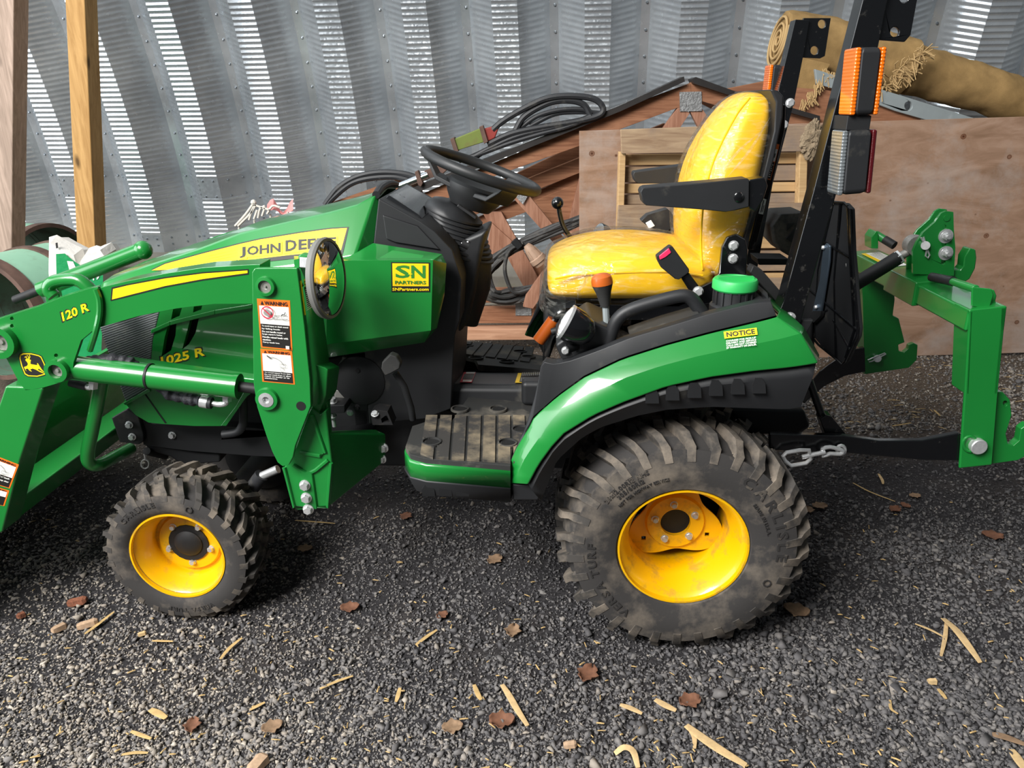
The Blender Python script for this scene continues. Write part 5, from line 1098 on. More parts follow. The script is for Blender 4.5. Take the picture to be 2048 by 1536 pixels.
q2 = [P(a, b, yM) for a, b in ((525, 763), (590, 769), (584, 702), (521, 697))]
ill = [('l', 'grey_print', [(.2, .80), (.3, .72), (.36, .78), (.5, .75), (.62, .68), (.72, .55)], .008), ('l', 'black_print', [(.2, .82), (.34, .74)], .012), ('l', 'grey_print', [(.6, .5), (.78, .5), (.78, .6), (.6, .6), (.6, .5)], .006), ('l', 'grey_print', [(.66+.06*math.cos(a), .42+.06*math.sin(a)) for a in np.linspace(0, 2*PI, 13)], .006)]
warn(mst, *q2, ('To avoid injury from falls:', 'Do not work from or allow', 'riders on loader or its', 'attachments.', ''), .34, ill)
lgp = [o for o in bpy.data.objects if o.name.startswith('loader_leg')][0]
warn(lgp, *[P(a, b, yA) for a, b in ((-42, 959), (20, 977), (38, 929), (-24, 905))], ('To avoid injury or death', 'from crushing, keep clear', 'of raised loader.'), .42, ill)
warn(lgp, *[P(a, b, yA) for a, b in ((-50, 1000), (9, 1012), (19, 981), (-43, 963))], ('To avoid injury,', 'read the manual.'), .55, [])
# inner tower, caution face, flared casting, foot
mb = MB('green_casting'); mb.pp([(594, 514), (600, 508), (624, 512), (636, 600), (652, 718), (655, 800), (660, 900), (640, 930), (610, 860), (621, 800), (609, 652)], -.375, -.345); tw = mb.build('mast_tower', mst, bevel=.005)
mb = MB('green_casting'); mb.hull8([P(590, 540, yM+.01), P(598, 540, yM+.01), P(588, 530, -.345), P(626, 514, -.345), P(588, 520, yM+.01), P(598, 517, yM+.01), P(588, 512, -.345), P(626, 512, -.345)]); mb.loft([[P(594, 536, yM+.012), P(609, 652, yM+.012), P(620, 759, yM+.012), P(622, 812, yM+.012)], [P(630, 530, -.36), P(640, 640, -.36), P(652, 718, -.36), P(655, 800, -.36)]], closed=False); w_ = mb.build('mast_web', mst); s_ = w_.modifiers.new('solidify', 'SOLIDIFY'); s_.thickness = .008
def MWp(px, py):
    x0 = interp(py, [(536, 594), (652, 609), (759, 620)]); x1 = interp(py, [(530, 630), (640, 640), (718, 652)]); t = (px-x0)/(x1-x0); return P(px, py, yM+.012+(-.36-yM-.012)*t-.016)
decal('caution_decal', w_, MWp(609, 631), MWp(636, 612), MWp(631, 548), MWp(600, 562), [('r', 'yellow_print', 0, 0, 1, 1), ('r', 'black_print', .08, .05, .92, .78), ('t', 'black_print', 'CAUTION', .18, .82, .95, .95, 1), ('p', 'black_print', [(.05, .82), (.16, .82), (.10, .95)])] + [('r', 'white_print', .14, .1+i*.06, .85-.1*(i % 2), .125+i*.06) for i in range(11)], nrm=N_, label='yellow caution decal')
mb = MB('green_casting'); mb.loft([[P(612, 722, -.44), P(650, 735, -.44), P(656, 740, -.44), P(652, 790, -.43), P(640, 828, -.42), P(626, 830, -.42)], [P(620, 722, -.34), P(662, 724, -.34), P(680, 733, -.34), P(674, 780, -.34), P(655, 812, -.34), P(640, 830, -.34)]]); fl_ = mb.build('mast_gusset', mst, bevel=.004)
foot = [(614, 830), (622, 815), (640, 830), (652, 820), (665, 926), (661, 1005), (657, 1016), (592, 1020), (584, 1012), (568, 935), (591, 893)]
mb = MB('green_casting'); mb.pp(foot, -.43, -.40); ft = mb.build('mast_foot', mst, bevel=.005)
mb = MB('green_casting'); 
for pts in ([(568, 935), (588, 1014), (655, 1014), (662, 926)], [(586, 930), (604, 942), (616, 948), (632, 940), (656, 920)], [(604, 944), (610, 1016)], [(622, 944), (632, 1016)], [(624, 830), (650, 905), (640, 912), (600, 905)]): mb.tube([P(a, b, -.432) for a, b in pts], .0055, 6)
mb.pp([(603, 946), (622, 944), (630, 1018), (609, 1018)], -.437, -.43); mb.build('casting_ribs', ft, kind='stuff')
for x, y in ((610, 970), (613, 995), (617, 1018)): mb = MB('steel_zinc'); mb.bolt(P(x, y, -.437), N_, .0125, .014); mb.build('mast_bolt', ft)
mb = MB('green_casting'); mb.hull8([P(660, 1012, -.43), P(772, 921, -.21), P(655, 1010, -.40), P(765, 915, -.19), P(655, 866, -.43), P(772, 868, -.21), P(655, 862, -.40), P(750, 858, -.19)]); mb.hull8([P(655, 890, -.43), P(735, 880, -.21), P(655, 890, -.20), P(735, 875, -.17), P(655, 880, -.43), P(735, 868, -.21), P(655, 862, -.20), P(742, 858, -.17)]); fa = mb.build('frame_bracket', TR, bevel=.005)
for x, y in ((757, 873), (768, 895), (764, 917)): mb = MB('steel_zinc'); mb.bolt(P(x, y, -.215), (-.3, -1, 0), .0125, .015); mb.build('bracket_bolt', fa)
# cross tube between the legs
A_, B_, C2 = P(53, 950, yA+wA), P(37, 1001, yA+wA), P(30, 1043, yA+wA)
A_ = P(53, 950, -.20); A_.y = B_.y; A_.z = B_.z+.012; D_ = V((A_.x-.01, A_.y, C2.z))
mb = MB('green_paint'); mb.loft([[q+V((0, y, 0)) for q in (A_, B_, C2, D_)] for y in (-.01, 2*(-(yA+wA))+.01)]); mb.build('loader_cross_tube', TR, bevel=.006)
# bucket behind, mostly outside the frame
bx = P(8, 690, yA).x-.30
mb = MB('green_paint'); prof = [(bx-.62, .05), (bx-.20, .045), (bx-.06, .10), (bx-.02, .22), (bx+.0, .38), (bx+.03, .52), (bx+.01, .52), (bx-.02, .38), (bx-.04, .22), (bx-.08, .115), (bx-.20, .06), (bx-.62, .055)]
mb.loft([[V((x-.02, y, z)) for x, z in prof] for y in (-.62, .62)])
for y in (-.62, .61): mb.prism([V((x-.02, y, z)) for x, z in prof[:6]], (0, .01, 0))
mb.build('bucket', TR, bevel=.003)
# bucket cylinders
for s in (1, -1):
    a, b, c = P(286, 500, .42), P(96, 574, .42), P(30, 600, .42)
    mb = MB('green_paint'); mb.cyl(a, b+(c-b)*.2, .030, n=20); mb.ball(a, .034, 16); mb.m('dark_iron').cyl(b, c, .016)
    if s < 0: mb.v = [V((q.x-.0, -q.y, q.z)) for q in mb.v]
    if s > 0: mb.build('bucket_cylinder', TR)
# bent hose tube, guard hoop, hoses
mb = MB('green_paint'); mb.tube([P(108, 592, -.33), P(99, 582, -.33), P(100, 570, -.33), P(113, 562, -.33), P(140, 559, -.33), P(160, 562, -.33), P(178, 577, -.33), P(190, 592, -.33)], .0175, 14, sub=4); mb.build('bent_steel_tube', TR)
mb = MB('green_paint'); mb.pp([(88, 563), (100, 556), (112, 560), (120, 600), (92, 615)], -.30, -.285); mb.build('tube_bracket', TR, bevel=.003)
mb = MB('green_paint'); mb.tube([P(206, 745, -.36), P(196, 800, -.355), P(184, 860, -.35), P(175, 908, -.345), P(180, 926, -.335), P(198, 930, -.31), P(230, 914, -.22), P(262, 897, -.14)], .0185, 14, sub=5); mb.build('guard_hoop', TR)
mb = MB('crinkle_sleeve'); mb.tube([P(176, 726, -.41), P(205, 720, -.41), P(245, 721, -.405), P(268, 732, -.40), P(300, 756, -.385), P(340, 787, -.39), P(375, 797, -.40), P(402, 802, -.41)], lambda t: .0155+.003*math.sin(t*90)*.6+.002*math.sin(t*37), 12, sub=14); hs = mb.build('sleeved_hose', TR)
mb = MB('steel_zinc'); mb.cyl(P(402, 802, -.41), P(417, 805, -.41), .017); mb.m('hose_black').cyl(P(417, 805, -.41), P(424, 806, -.41), .016); mb.m('steel_zinc'); mb.tube([P(422, 806, -.41), P(440, 809, -.41), P(452, 806, -.41), P(454, 795, -.41), P(454, 785, -.41)], .0075, 10, sub=3); mb.cyl(P(454, 802, -.41), P(454, 788, -.41), .0125, n=6); mb.build('hose_fitting', hs)
mb = MB('hose_black'); mb.tube([P(140, 765, -.41), P(160, 770, -.41), P(172, 773, -.41)], .011, 10); mb.m('steel_zinc'); mb.tube([P(170, 772, -.41), P(180, 775, -.41), P(188, 768, -.41)], .008, 8, sub=3); mb.cyl(P(186, 776, -.41), P(187, 762, -.41), .0125, n=6); mb.build('hose_fitting', TR)
# convex round mirror on the mast
mc = P(656, 557, -.50); mw = .0; nv = (V((.99, -.13, .04))).normalized(); RM = .094
mb = MB('grey_lid'); mb.lathe([(RM*.9, -.014), (RM*1.0, -.012), (RM*1.03, .0), (RM*1.0, .006), (RM*.93, .006)], mc, nv, 48, cap=False); mb.lathe([(RM*.9, -.014), (RM*.4, -.022), (.002, -.024)], mc, nv, 48); mr = mb.build('mirror', TR, label='round convex mirror with grey rim')
mb = MB('mirror_glass'); mb.lathe([(RM*.95, .004), (RM*.8, .0085), (RM*.55, .013), (RM*.3, .0158), (RM*.1, .017), (.0005, .0172)], mc, nv, 48, cap=False); mb.build('mirror_glass', mr, smooth=80, recalc=True)
mb = MB('steel_zinc'); mb.hull8([P(599, 535, -.485), P(636, 538, -.50), P(599, 535, -.455), P(636, 538, -.47), P(599, 514, -.485), P(636, 517, -.50), P(599, 514, -.455), P(636, 517, -.47)]); mb.build('mirror_bracket', mr, bevel=.002)
# ================================================================= things standing and lying behind the tractor
# timber posts
for nm_, px, m_, lab in (('timber_post', [(-45, -420), (31, -420), (22, 690), (-45, 690)], 'post_grey', 'pale grey timber post at the left edge of the picture'), ('timber_post', [(110, -420), (151, -420), (199, 690), (163, 690)], 'post_wood', 'golden square timber post with knots, leaning slightly, right of the grey post')):
    mb = MB(m_); mb.bp(px, 4.6, .14); o = mb.build(nm_, None, bevel=.006); tag(o, lab, 'post', 'timber posts')
# painted steel drums
def drum(near, far, R, lab):
    t = thing('steel_drum', lab, 'drum', (near+far)/2*1-V((0, 0, R)), 0, 'old steel drums'); ax = far-near; L = ax.length; ax.normalize()
    mb = MB('pale_green_paint'); prof = [(R*.96, 0), (R, .0), (R, L), (R*.96, L)]; mb.lathe(prof, near, ax, 56, cap=False); s = mb.build('shell', t)
    mb = MB('drum_inside'); mb.lathe([(R*.955, .001), (R*.955, L-.001)], near, ax, 56, cap=False); mb.build('inside', s)
    for h0, h1 in ((-.01, .06), (L*.55, L*.55+.05), (L-.05, L+.01)):
        mb = MB('rust'); mb.lathe([(R*.95, h0), (R*1.03, h0), (R*1.035, (h0+h1)/2), (R*1.03, h1), (R*.95, h1)], near, ax, 56, cap=False); mb.build('rusty_band', t)
pn = B(-22, 640, 3.75); drum(pn, pn+V((.13, .52, 0)), .315, 'pale green steel drum with rusty bands lying nearest, open end to the front')
pn = B(108, 548, 5.15); drum(pn, pn+V((-.75, .30, 0)), .335, 'pale green steel drum lying crosswise behind the nearer drum and the post')
# fertiliser bag
bag = thing('plastic_bag', 'crumpled white and green plastic bag with torn open top beside the drum', 'bag', (B(160, 600, 3.25).x, 3.25, 0))
bo = [(106, 472), (122, 481), (141, 491), (158, 499), (162, 512), (168, 521), (177, 505), (186, 493), (196, 496), (216, 487), (225, 501), (220, 560), (214, 620), (208, 700), (204, 840), (128, 840), (116, 700), (108, 600), (105, 540)]
def bagface(o2, Y, off):
    pts = [B(a, b, Y) for a, b in o2]; return pts
mb = MB('bag_white'); c0 = [B(a, b, 3.2) for a, b in bo]; c1 = [B(a, b, 3.32) for a, b in bo]
mid_ = V((sum(q.x for q in c0)/len(c0), 3.2, sum(q.z for q in c0)/len(c0)))
mb.loft([[q.lerp(mid_, .10)+V((0, -.045, 0)) for q in c0], [q+V((0, .03, 0)) for q in c0], [q+V((0, -.03, 0)) for q in c1], [q.lerp(mid_, .1)+V((0, .1, 0)) for q in c1]]); bsh = mb.build('bag_body', bag, smooth=25)
mb = MB('bag_green'); gp_ = [(112, 508), (130, 507), (136, 513), (146, 521), (160, 530), (170, 541), (182, 532), (196, 527), (204, 519), (210, 514), (214, 518), (206, 530), (206, 620), (198, 815), (134, 815), (122, 690), (114, 600)]
pts = [B(a, b, 3.145) for a, b in gp_]; mb.add(pts, [tuple(t) for t in tessellate_polygon([pts])]); mb.build('green_print', bsh, recalc=False)
mb = MB('white_print'); pts = [B(a, b, 3.143) for a, b in ((134, 522), (146, 523), (153, 539), (139, 541))]; mb.add(pts, [(0, 1, 2, 3)]); text_on(mb, '19', *[B(a, b, 3.142) for a, b in ((186, 561), (199, 558), (198, 549), (185, 551))], bold=True); mb.build('bag_lettering', bsh, recalc=False)
mb = MB('black_print'); mb.bp([(111, 486), (115, 485), (116, 496), (112, 497)], 3.144, .001); mb.build('bag_mark', bsh)
# ---------------------------------------------------------------- roof trusses
def board(parent, px, Y, th, m_='truss_wood', nm_='web', bev=.003): mb = MB(m_); mb.bp(px, Y, th); return mb.build(nm_, parent, bevel=bev)
t1 = thing('roof_truss', 'brown timber roof truss with grey nail plates, front one of the stack behind the seat', 'truss', (B(1100, 640, 4.3).x, 4.3, 0), 0, 'stacked roof trusses')
Yt = 4.3
board(t1, [(822, 398), (1240, 218), (1382, 166), (1384, 205), (1242, 258), (1159, 292), (990, 352), (850, 418)], Yt, .045, nm_='top_chord'); board(t1, [(1378, 168), (1388, 160), (1640, 232), (1900, 318), (1900, 362), (1640, 272), (1404, 203), (1380, 204)], Yt+.001, .04, nm_='top_chord')
board(t1, [(900, 617), (1240, 611), (1700, 604), (1700, 636), (1240, 645), (900, 647)], Yt, .045, nm_='bottom_chord')
board(t1, [(1026, 396), (1058, 391), (1134, 484), (1120, 500)], Yt+.012, .04, 'truss_web'); board(t1, [(1142, 464), (1172, 462), (1066, 618), (1046, 614), (1052, 592)], 4.13, .045, 'truss_web')
board(t1, [(1358, 212), (1380, 226), (1330, 300), (1296, 300)], Yt+.002, .04, 'truss_web'); board(t1, [(1378, 218), (1402, 214), (1462, 300), (1420, 300)], Yt+.003, .04, 'truss_web')
for px in ([(1359, 184), (1403, 183), (1404, 222), (1360, 223)], [(1029, 391), (1057, 389), (1046, 409)], [(1031, 606), (1063, 605), (1063, 631), (1031, 631)]): mb = MB('nail_plate'); mb.bp(px, Yt-.006, .004); mb.build('nail_plate', t1)
mb = MB('dark_flashing'); mb.bp([(808, 382), (1238, 212), (1368, 153), (1370, 163), (1240, 223), (812, 394)], Yt-.05, .10); mb.bp([(1384, 158), (1392, 154), (1466, 181), (1640, 232), (1640, 242), (1464, 192), (1388, 167)], Yt-.05, .10); mb.build('edge_flashing', t1, label='dark metal edge strip')
board(t1, [(610, 424), (800, 357), (836, 346), (846, 392), (630, 470)], Yt+.01, .04, nm_='chord_end')
t2 = thing('roof_truss', 'darker timber roof truss behind the front truss, seen below its sloping chord', 'truss', (B(1080, 620, 4.48).x, 4.48, 0), 0, 'stacked roof trusses')
Yt = 4.48
board(t2, [(820, 452), (972, 391), (1157, 316), (1330, 246), (1330, 276), (1157, 347), (972, 421), (820, 484)], Yt, .045, nm_='top_chord'); board(t2, [(836, 442), (1159, 286), (1159, 322), (836, 478)], Yt+.06, .04, nm_='chord_board'); board(t2, [(950, 438), (1159, 344), (1159, 368), (960, 455)], Yt+.065, .04, nm_='chord_board'); board(t2, [(1052, 408), (1165, 362), (1165, 500), (1128, 470)], Yt+.06, .045, nm_='chord_board'); board(t2, [(990, 424), (1060, 398), (1075, 412), (1050, 425), (1010, 440)], Yt+.06, .04, nm_='chord_board'); board(t2, [(1058, 528), (1100, 520), (1160, 560), (1160, 600), (1090, 600)], Yt+.08, .04, nm_='chord_board'); board(t2, [(964, 424), (1003, 424), (1062, 528), (1100, 600), (1062, 600)], Yt+.01, .04, 'truss_web'); board(t2, [(966, 520), (984, 446), (1024, 482), (1016, 500)], Yt-.01, .04, 'truss_web')
board(t2, [(940, 578), (1300, 574), (1300, 602), (940, 606)], Yt, .045, nm_='bottom_chord'); board(t2, [(1120, 520), (1160, 350), (1190, 350), (1150, 580)], Yt+.02, .04, 'truss_web')
board(t2, [(1400, 205), (1440, 180), (1540, 160), (1640, 170), (1760, 200), (1760, 232), (1640, 215), (1540, 205), (1440, 225)], Yt, .045, nm_='top_chord')
mb = MB('board_pale'); mb.bp([(896, 659), (1400, 655), (1400, 678), (896, 681)], 4.25, .10); o = mb.build('timber_plank', None, bevel=.004); tag(o, 'pale timber plank lying on the gravel below the trusses', 'plank')
mb = MB('truss_wood'); mb.bp([(1560, 172), (1760, 190), (1842, 236), (1842, 262), (1560, 250)], 4.375, .022); o = mb.build('timber_plank', None, bevel=.004); tag(o, 'reddish brown board under the grey metal bar behind the roll bar', 'plank')
# plywood sheet
mb = MB('plywood_sheet'); mb.bp([(1159, 262), (1700, 244), (2160, 230), (2160, 702), (1830, 712), (1500, 722), (1159, 724)], 4.1, .018); o = mb.build('plywood_sheet', None, bevel=.002); tag(o, 'large weathered plywood sheet leaning upright behind the pallet', 'plywood')
# pallet
pal = thing('pallet', 'weathered timber pallet standing on edge against the plywood behind the seat', 'pallet', (B(1430, 700, 3.95).x, 3.95, 0)); Yp = 3.95
def pb(px, Y, th, m_, nm_='slat'): return board(pal, px, Y, th, m_, nm_, .004)
pb([(1241, 259), (1400, 253), (1642, 250), (1640, 302), (1400, 305), (1243, 307)], Yp, .022, 'pallet_wood'); pb([(1237, 411), (1622, 406), (1618, 456), (1234, 462)], Yp, .022, 'pallet_wood')
for i, (a, b) in enumerate(((309, 331), (334, 365), (368, 387), (390, 410), (468, 500), (505, 545), (550, 600), (606, 650))): pb([(1243, a), (1618-i*3, a-4), (1617-i*3, b-4), (1242, b)], Yp+.085, .018, ('pallet_pale', 'pallet_wood')[i % 2])
for xs, nm_ in (((1239, 1252), 'stringer'), ((1428, 1440), 'stringer'), ((1600, 1616), 'stringer')): pb([(xs[0], 304), (xs[1], 304), (xs[1]-12, 690), (xs[0]-12, 690)], Yp+.024, .06, 'pallet_pale', nm_)
pb([(1232, 560), (1612, 556), (1608, 600), (1230, 606)], Yp, .022, 'pallet_wood')
mb = MB('nest_straw'); c = B(1625, 276, 3.94); bm = bmesh.new(); bmesh.ops.create_icosphere(bm, subdivisions=5, radius=1)
vs = [V((v.co.x*.052, v.co.y*.03, v.co.z*.088)) for v in bm.verts]; vs = [c+q*(1+.35*noise.noise(q*40)+.22*noise.noise(q*130))+V((0, 0, -.02*abs(q.x)/.05)) for q in vs]; mb.add(vs, [[v.index for v in f.verts] for f in bm.faces]); bm.free(); o = mb.build('mud_nest', None); tag(o, 'clump of dry straw and mud stuck to the pallet corner', 'nest')
# burlap roll
bl = thing('burlap_roll', 'rolled up brown burlap with frayed edges lying on the trusses', 'burlap', B(1800, 150, 4.5)-V((0, 0, .2)))
def roll(cl, rad_, m_='burlap', nm_='roll', par=bl, y0=4.57):
    mb = MB(m_); rings = []; n = 30
    for i, ((a, b), r) in enumerate(zip(cl, rad_)):
        c = B(a, b, y0); ax = (B(*cl[min(i+1, len(cl)-1)], y0)-B(*cl[max(i-1, 0)], y0)); rg = mb.ring(c, ax, r, n); rings.append([q+(q-c).normalized()*(.020*noise.noise(q*7)+.010*noise.noise(q*V((18, 18, 18)).x)) for q in rg])
    mb.loft(rings); return mb.build(nm_, par, smooth=70)
def dense(cl, k): return [(cl[i][0]+(cl[i+1][0]-cl[i][0])*t/k, cl[i][1]+(cl[i+1][1]-cl[i][1])*t/k) for i in range(len(cl)-1) for t in range(k)]+[cl[-1]]
c1 = dense([(1560, 80), (1640, 95), (1740, 118), (1812, 136)], 7); roll(c1, [.150]+[.158-.012*i/len(c1) for i in range(len(c1)-1)])
c2 = dense([(1790, 132), (1900, 160), (2000, 190), (2120, 222)], 7); roll(c2, [.130-.012*i/len(c2) for i in range(len(c2))])
mb = MB('burlap_fray'); c = B(1560, 80, 4.57); axr = (c-B(1640, 95, 4.57)).normalized(); e1 = V((0, 0, 1)); e1 = (e1-axr*e1.dot(axr)).normalized(); e2 = axr.cross(e1)
mb.tube([c+axr*.012+(e1*math.cos(a)+e2*math.sin(a))*(.012+.0056*a) for a in np.linspace(0, 24, 120)], .007, 6); mb.build('spiral_end', bl)
mb = MB('burlap'); fl_px = [(1585, 110), (1660, 128), (1652, 142), (1636, 150), (1630, 170), (1622, 190), (1612, 206), (1604, 200), (1594, 190), (1588, 170)]
mb.bp(fl_px, 4.402, .012); mb.build('hanging_flap', bl)
mb = MB('burlap_fray')
def fray(p, d, L, r=.0028): mb.tube([p, p+d*L*.5+V((random.uniform(-.01, .01), 0, random.uniform(-.012, .006))), p+d*L+V((random.uniform(-.02, .02), random.uniform(-.01, .01), random.uniform(-.03, .005)))], r, 4)
for i in range(110):
    t = random.random(); p = B(1848-80*t+random.uniform(-14, 8), 98+82*t+random.uniform(-6, 6), 4.33+.03*t); fray(p, V((random.uniform(-.2, 1), random.uniform(-.3, 0), random.uniform(-.6, .5))).normalized(), random.uniform(.03, .08))
for i in range(60):
    a, b = random.choice(((1640, 152), (1632, 172), (1622, 188), (1608, 202), (1650, 142))); fray(B(a+random.uniform(-6, 4), b+random.uniform(-6, 4), 4.35), V((random.uniform(-.3, .6), -.1, -1)).normalized(), random.uniform(.03, .07))
for i in range(40): t = random.random(); fray(B(1650+110*t, 140+32*t, 4.35), V((random.uniform(-.5, .5), -.2, -1)).normalized(), random.uniform(.015, .04))
mb.build('frayed_threads', bl, kind='stuff')
# grey metal bar
mb = MB('grey_paint'); hz = [[(1817+7*math.cos(a)*1.1, 212+9*math.sin(a)) for a in np.linspace(0, 2*PI, 15)[:-1]]]
mb.bp([(1630, 138), (1700, 160), (1800, 190), (1960, 240), (1960, 268), (1880, 248), (1790, 222), (1690, 184), (1634, 168)], 4.345, .025, hz); o = mb.build('metal_bar', None, bevel=.004); tag(o, 'flat grey painted metal bar with a hole sloping down behind the roll bar', 'metal bar')
# hydraulic hoses and cylinder on the truss
hb = thing('hose_bundle', 'bundle of black hydraulic hoses looped on top of the truss chord', 'hose', B(1080, 260, 4.3))
H = [[(985, 260), (1009, 240), (1056, 213), (1097, 196), (1144, 192), (1188, 198), (1206, 216), (1197, 231), (1153, 243), (1080, 255), (1021, 268), (975, 289)], [(1030, 262), (1050, 232), (1097, 206), (1138, 201), (1167, 209), (1180, 229)], [(1040, 256), (1075, 232), (1120, 220), (1165, 219), (1196, 230)], [(1060, 252), (1110, 228), (1160, 224), (1200, 226)]]
for k in range(7): H.append([(918+k*6, 322-k*1.5), (960+k*5, 308-k*3), (1020+k*4, 286-k*3.5), (1080+k*6, 268-k*3), (1130+k*5, 255-k*2.5), (1170+k*3, 240-k*2)])
for i, pth in enumerate(H): mb = MB('hose_black'); mb.tube([B(a, b, 4.24+.012*(i % 4)) for a, b in pth], .0165 if i < 2 else .0125, 8, sub=6); mb.build('hose', hb)
h2 = thing('hydraulic_hose', 'pair of black hoses arching up just behind the hood', 'hose', B(740, 380, 4.3))
for pth in ([(650, 410), (660, 396), (679, 374), (713, 354), (757, 345), (804, 347), (838, 356)], [(652, 414), (664, 398), (699, 369), (737, 357), (787, 354), (826, 362)]): mb = MB('hose_black'); mb.tube([B(a, b, 4.28) for a, b in pth], .016, 8, sub=6); mb.build('hose', h2)
hc_ = thing('hydraulic_cylinder', 'old hydraulic cylinder with moss green barrel, red end and chrome rod on the truss', 'cylinder', B(930, 300, 4.26))
mb = MB('moss_green_paint'); mb.bp([(904, 280), (962, 256), (969, 284), (912, 302)], 4.22, .10); bb = mb.build('barrel', hc_, bevel=.008); mb = MB('rust'); mb.bp([(900, 278), (908, 275), (917, 303), (909, 306)], 4.21, .12); mb.bp([(958, 254), (966, 251), (976, 284), (968, 288)], 4.21, .12); mb.build('barrel_flange', bb, bevel=.003)
mb = MB('red_paint'); mb.bp([(966, 258), (990, 252), (997, 258), (990, 276), (974, 284)], 4.23, .08); mb.build('end_block', hc_, bevel=.006)
mb = MB('chrome'); mb.cyl(B(796, 374, 4.25), B(856, 350, 4.25), .022); mb.build('rod', hc_); mb = MB('rust'); mb.bp([(829, 344), (836, 341), (846, 366), (842, 374), (836, 370)], 4.22, .06); mb.bp([(848, 342), (880, 330), (905, 330), (884, 350), (856, 358)], 4.24, .05); mb.build('clevis', hc_, bevel=.004)
# coiled power cord
cd = thing('power_cord', 'thick black power cord coiled and hung on the truss with a beige plug', 'cord', B(1040, 600, 4.2))
for k in range(13):
    j = lambda s: random.uniform(-s, s); f = k/12
    pts = [(958+22*f+j(3), 565-10*f+j(6)), (978+14*f+j(3), 596-14*f+j(3)), (1022+j(6), 606-26*f+j(3)), (1080+j(8), 580-16*f+j(4)), (1150+j(6), 536-14*f+j(6)), (1205+j(5), 480+j(8)), (1200+j(6), 432+j(8)), (1140+j(6), 438+16*f+j(4)), (1080+j(6), 464+14*f+j(4)), (1020+j(5), 492+18*f+j(4)), (978+16*f+j(3), 522+12*f+j(4))]
    mb = MB('cord_black'); mb.tube([B(a, b, 4.215+random.uniform(-.03, .03)) for a, b in pts], .0115, 7, closed=True, sub=4); mb.build('cord_loop', cd)
mb = MB('cord_black'); mb.tube([B(a, b, 4.17) for a, b in ((1046, 486), (1020, 500), (1010, 530), (1014, 560), (1030, 585), (1070, 575))], .0115, 7, sub=4); mb.build('cord_loop', cd); mb = MB('black_matte'); mb.tube([B(a, b, 4.165) for a, b in ((1028, 480), (1040, 494))], .022, 8); mb.build('cord_tie', cd)
a, b = B(1053, 490, 4.14), B(1083, 528, 4.14); Lp = (b-a).length; mb = MB('plug_beige'); mb.lathe([(.018, 0), (.024, .012), (.030, .03), (.038, Lp*.62), (.046, Lp*.66), (.046, Lp*.85), (.040, Lp*.87), (.036, Lp)], a, b-a, 18)
for i in range(9): an = 2*PI*i/9; d = (b-a).normalized(); rg = mb.ring(a, d, 1, 9); u_ = rg[i]-a; mb.hull8([a+u_*.029+d*.03+s*.003*d.cross(u_)+h*u_*.003 for h in (0, 1) for s in (-1, 1) for q in (0,)]*1+[a+u_*.037+d*Lp*.6+s*.003*d.cross(u_)+h*u_*.003 for h in (0, 1) for s in (-1, 1)])
mb.build('plug', cd, label='beige plug')
# wire rack and wrap behind the hood
wr = thing('wire_rack', 'small tangle of white wires with twisted ends behind the hood', 'wire rack', B(500, 450, 4.0))
mb = MB('wire_white')
for pts in ([(470, 452), (490, 430), (506, 408)], [(476, 452), (500, 428), (512, 410)], [(498, 440), (503, 424), (508, 412)], [(508, 438), (514, 420)], [(516, 436), (520, 418), (530, 412)], [(524, 432), (530, 414)], [(505, 408), (520, 414), (540, 420)], [(534, 428), (545, 412), (560, 415)]): mb.tube([B(a, b, 4.0) for a, b in pts], .006, 6, sub=3)
mb.ball(B(507, 405, 4.0), .016, 8); mb.build('wires', wr)
mb = MB('wire_white')
for a_, b_, dx, dy in ((478, 446, -.10, -.08), (508, 440, .0, .12), (540, 428, .06, -.08), (575, 424, .12, .08)): p_ = B(a_, b_, 4.02); mb.tube([p_, p_.lerp(V((p_.x+dx, p_.y+dy, -.03)), .5), V((p_.x+dx, p_.y+dy, -.03))], .006, 6)
for z_ in (.25, .55): c_ = B(530, 435, 4.03); mb.tube([V((c_.x+.17*math.cos(t), c_.y+.10*math.sin(t), z_)) for t in np.linspace(0, 2*PI, 17)[:-1]], .005, 6, closed=True)
mb.build('wire_frame', wr)
mb = MB('red_wrap'); k = 9; g_ = [[B(534+52*i/8, 424-6*math.sin(i*.9)-22*math.sin(PI*j/8)*(.6+.4*math.sin(i)), 4.02+.10*j/8)+V((0, 0, .012*noise.noise(V((i, j, 0))*1.3))) for i in range(k)] for j in range(k)]; mb.loft(g_, closed=False); o = mb.build('plastic_wrap', None, smooth=20, recalc=False); tag(o, 'crumpled pink and clear plastic wrap lying behind the hood', 'wrap')
mb = MB('concrete'); g_ = [(220, 484), (330, 478), (420, 470), (420, 520), (220, 520)]
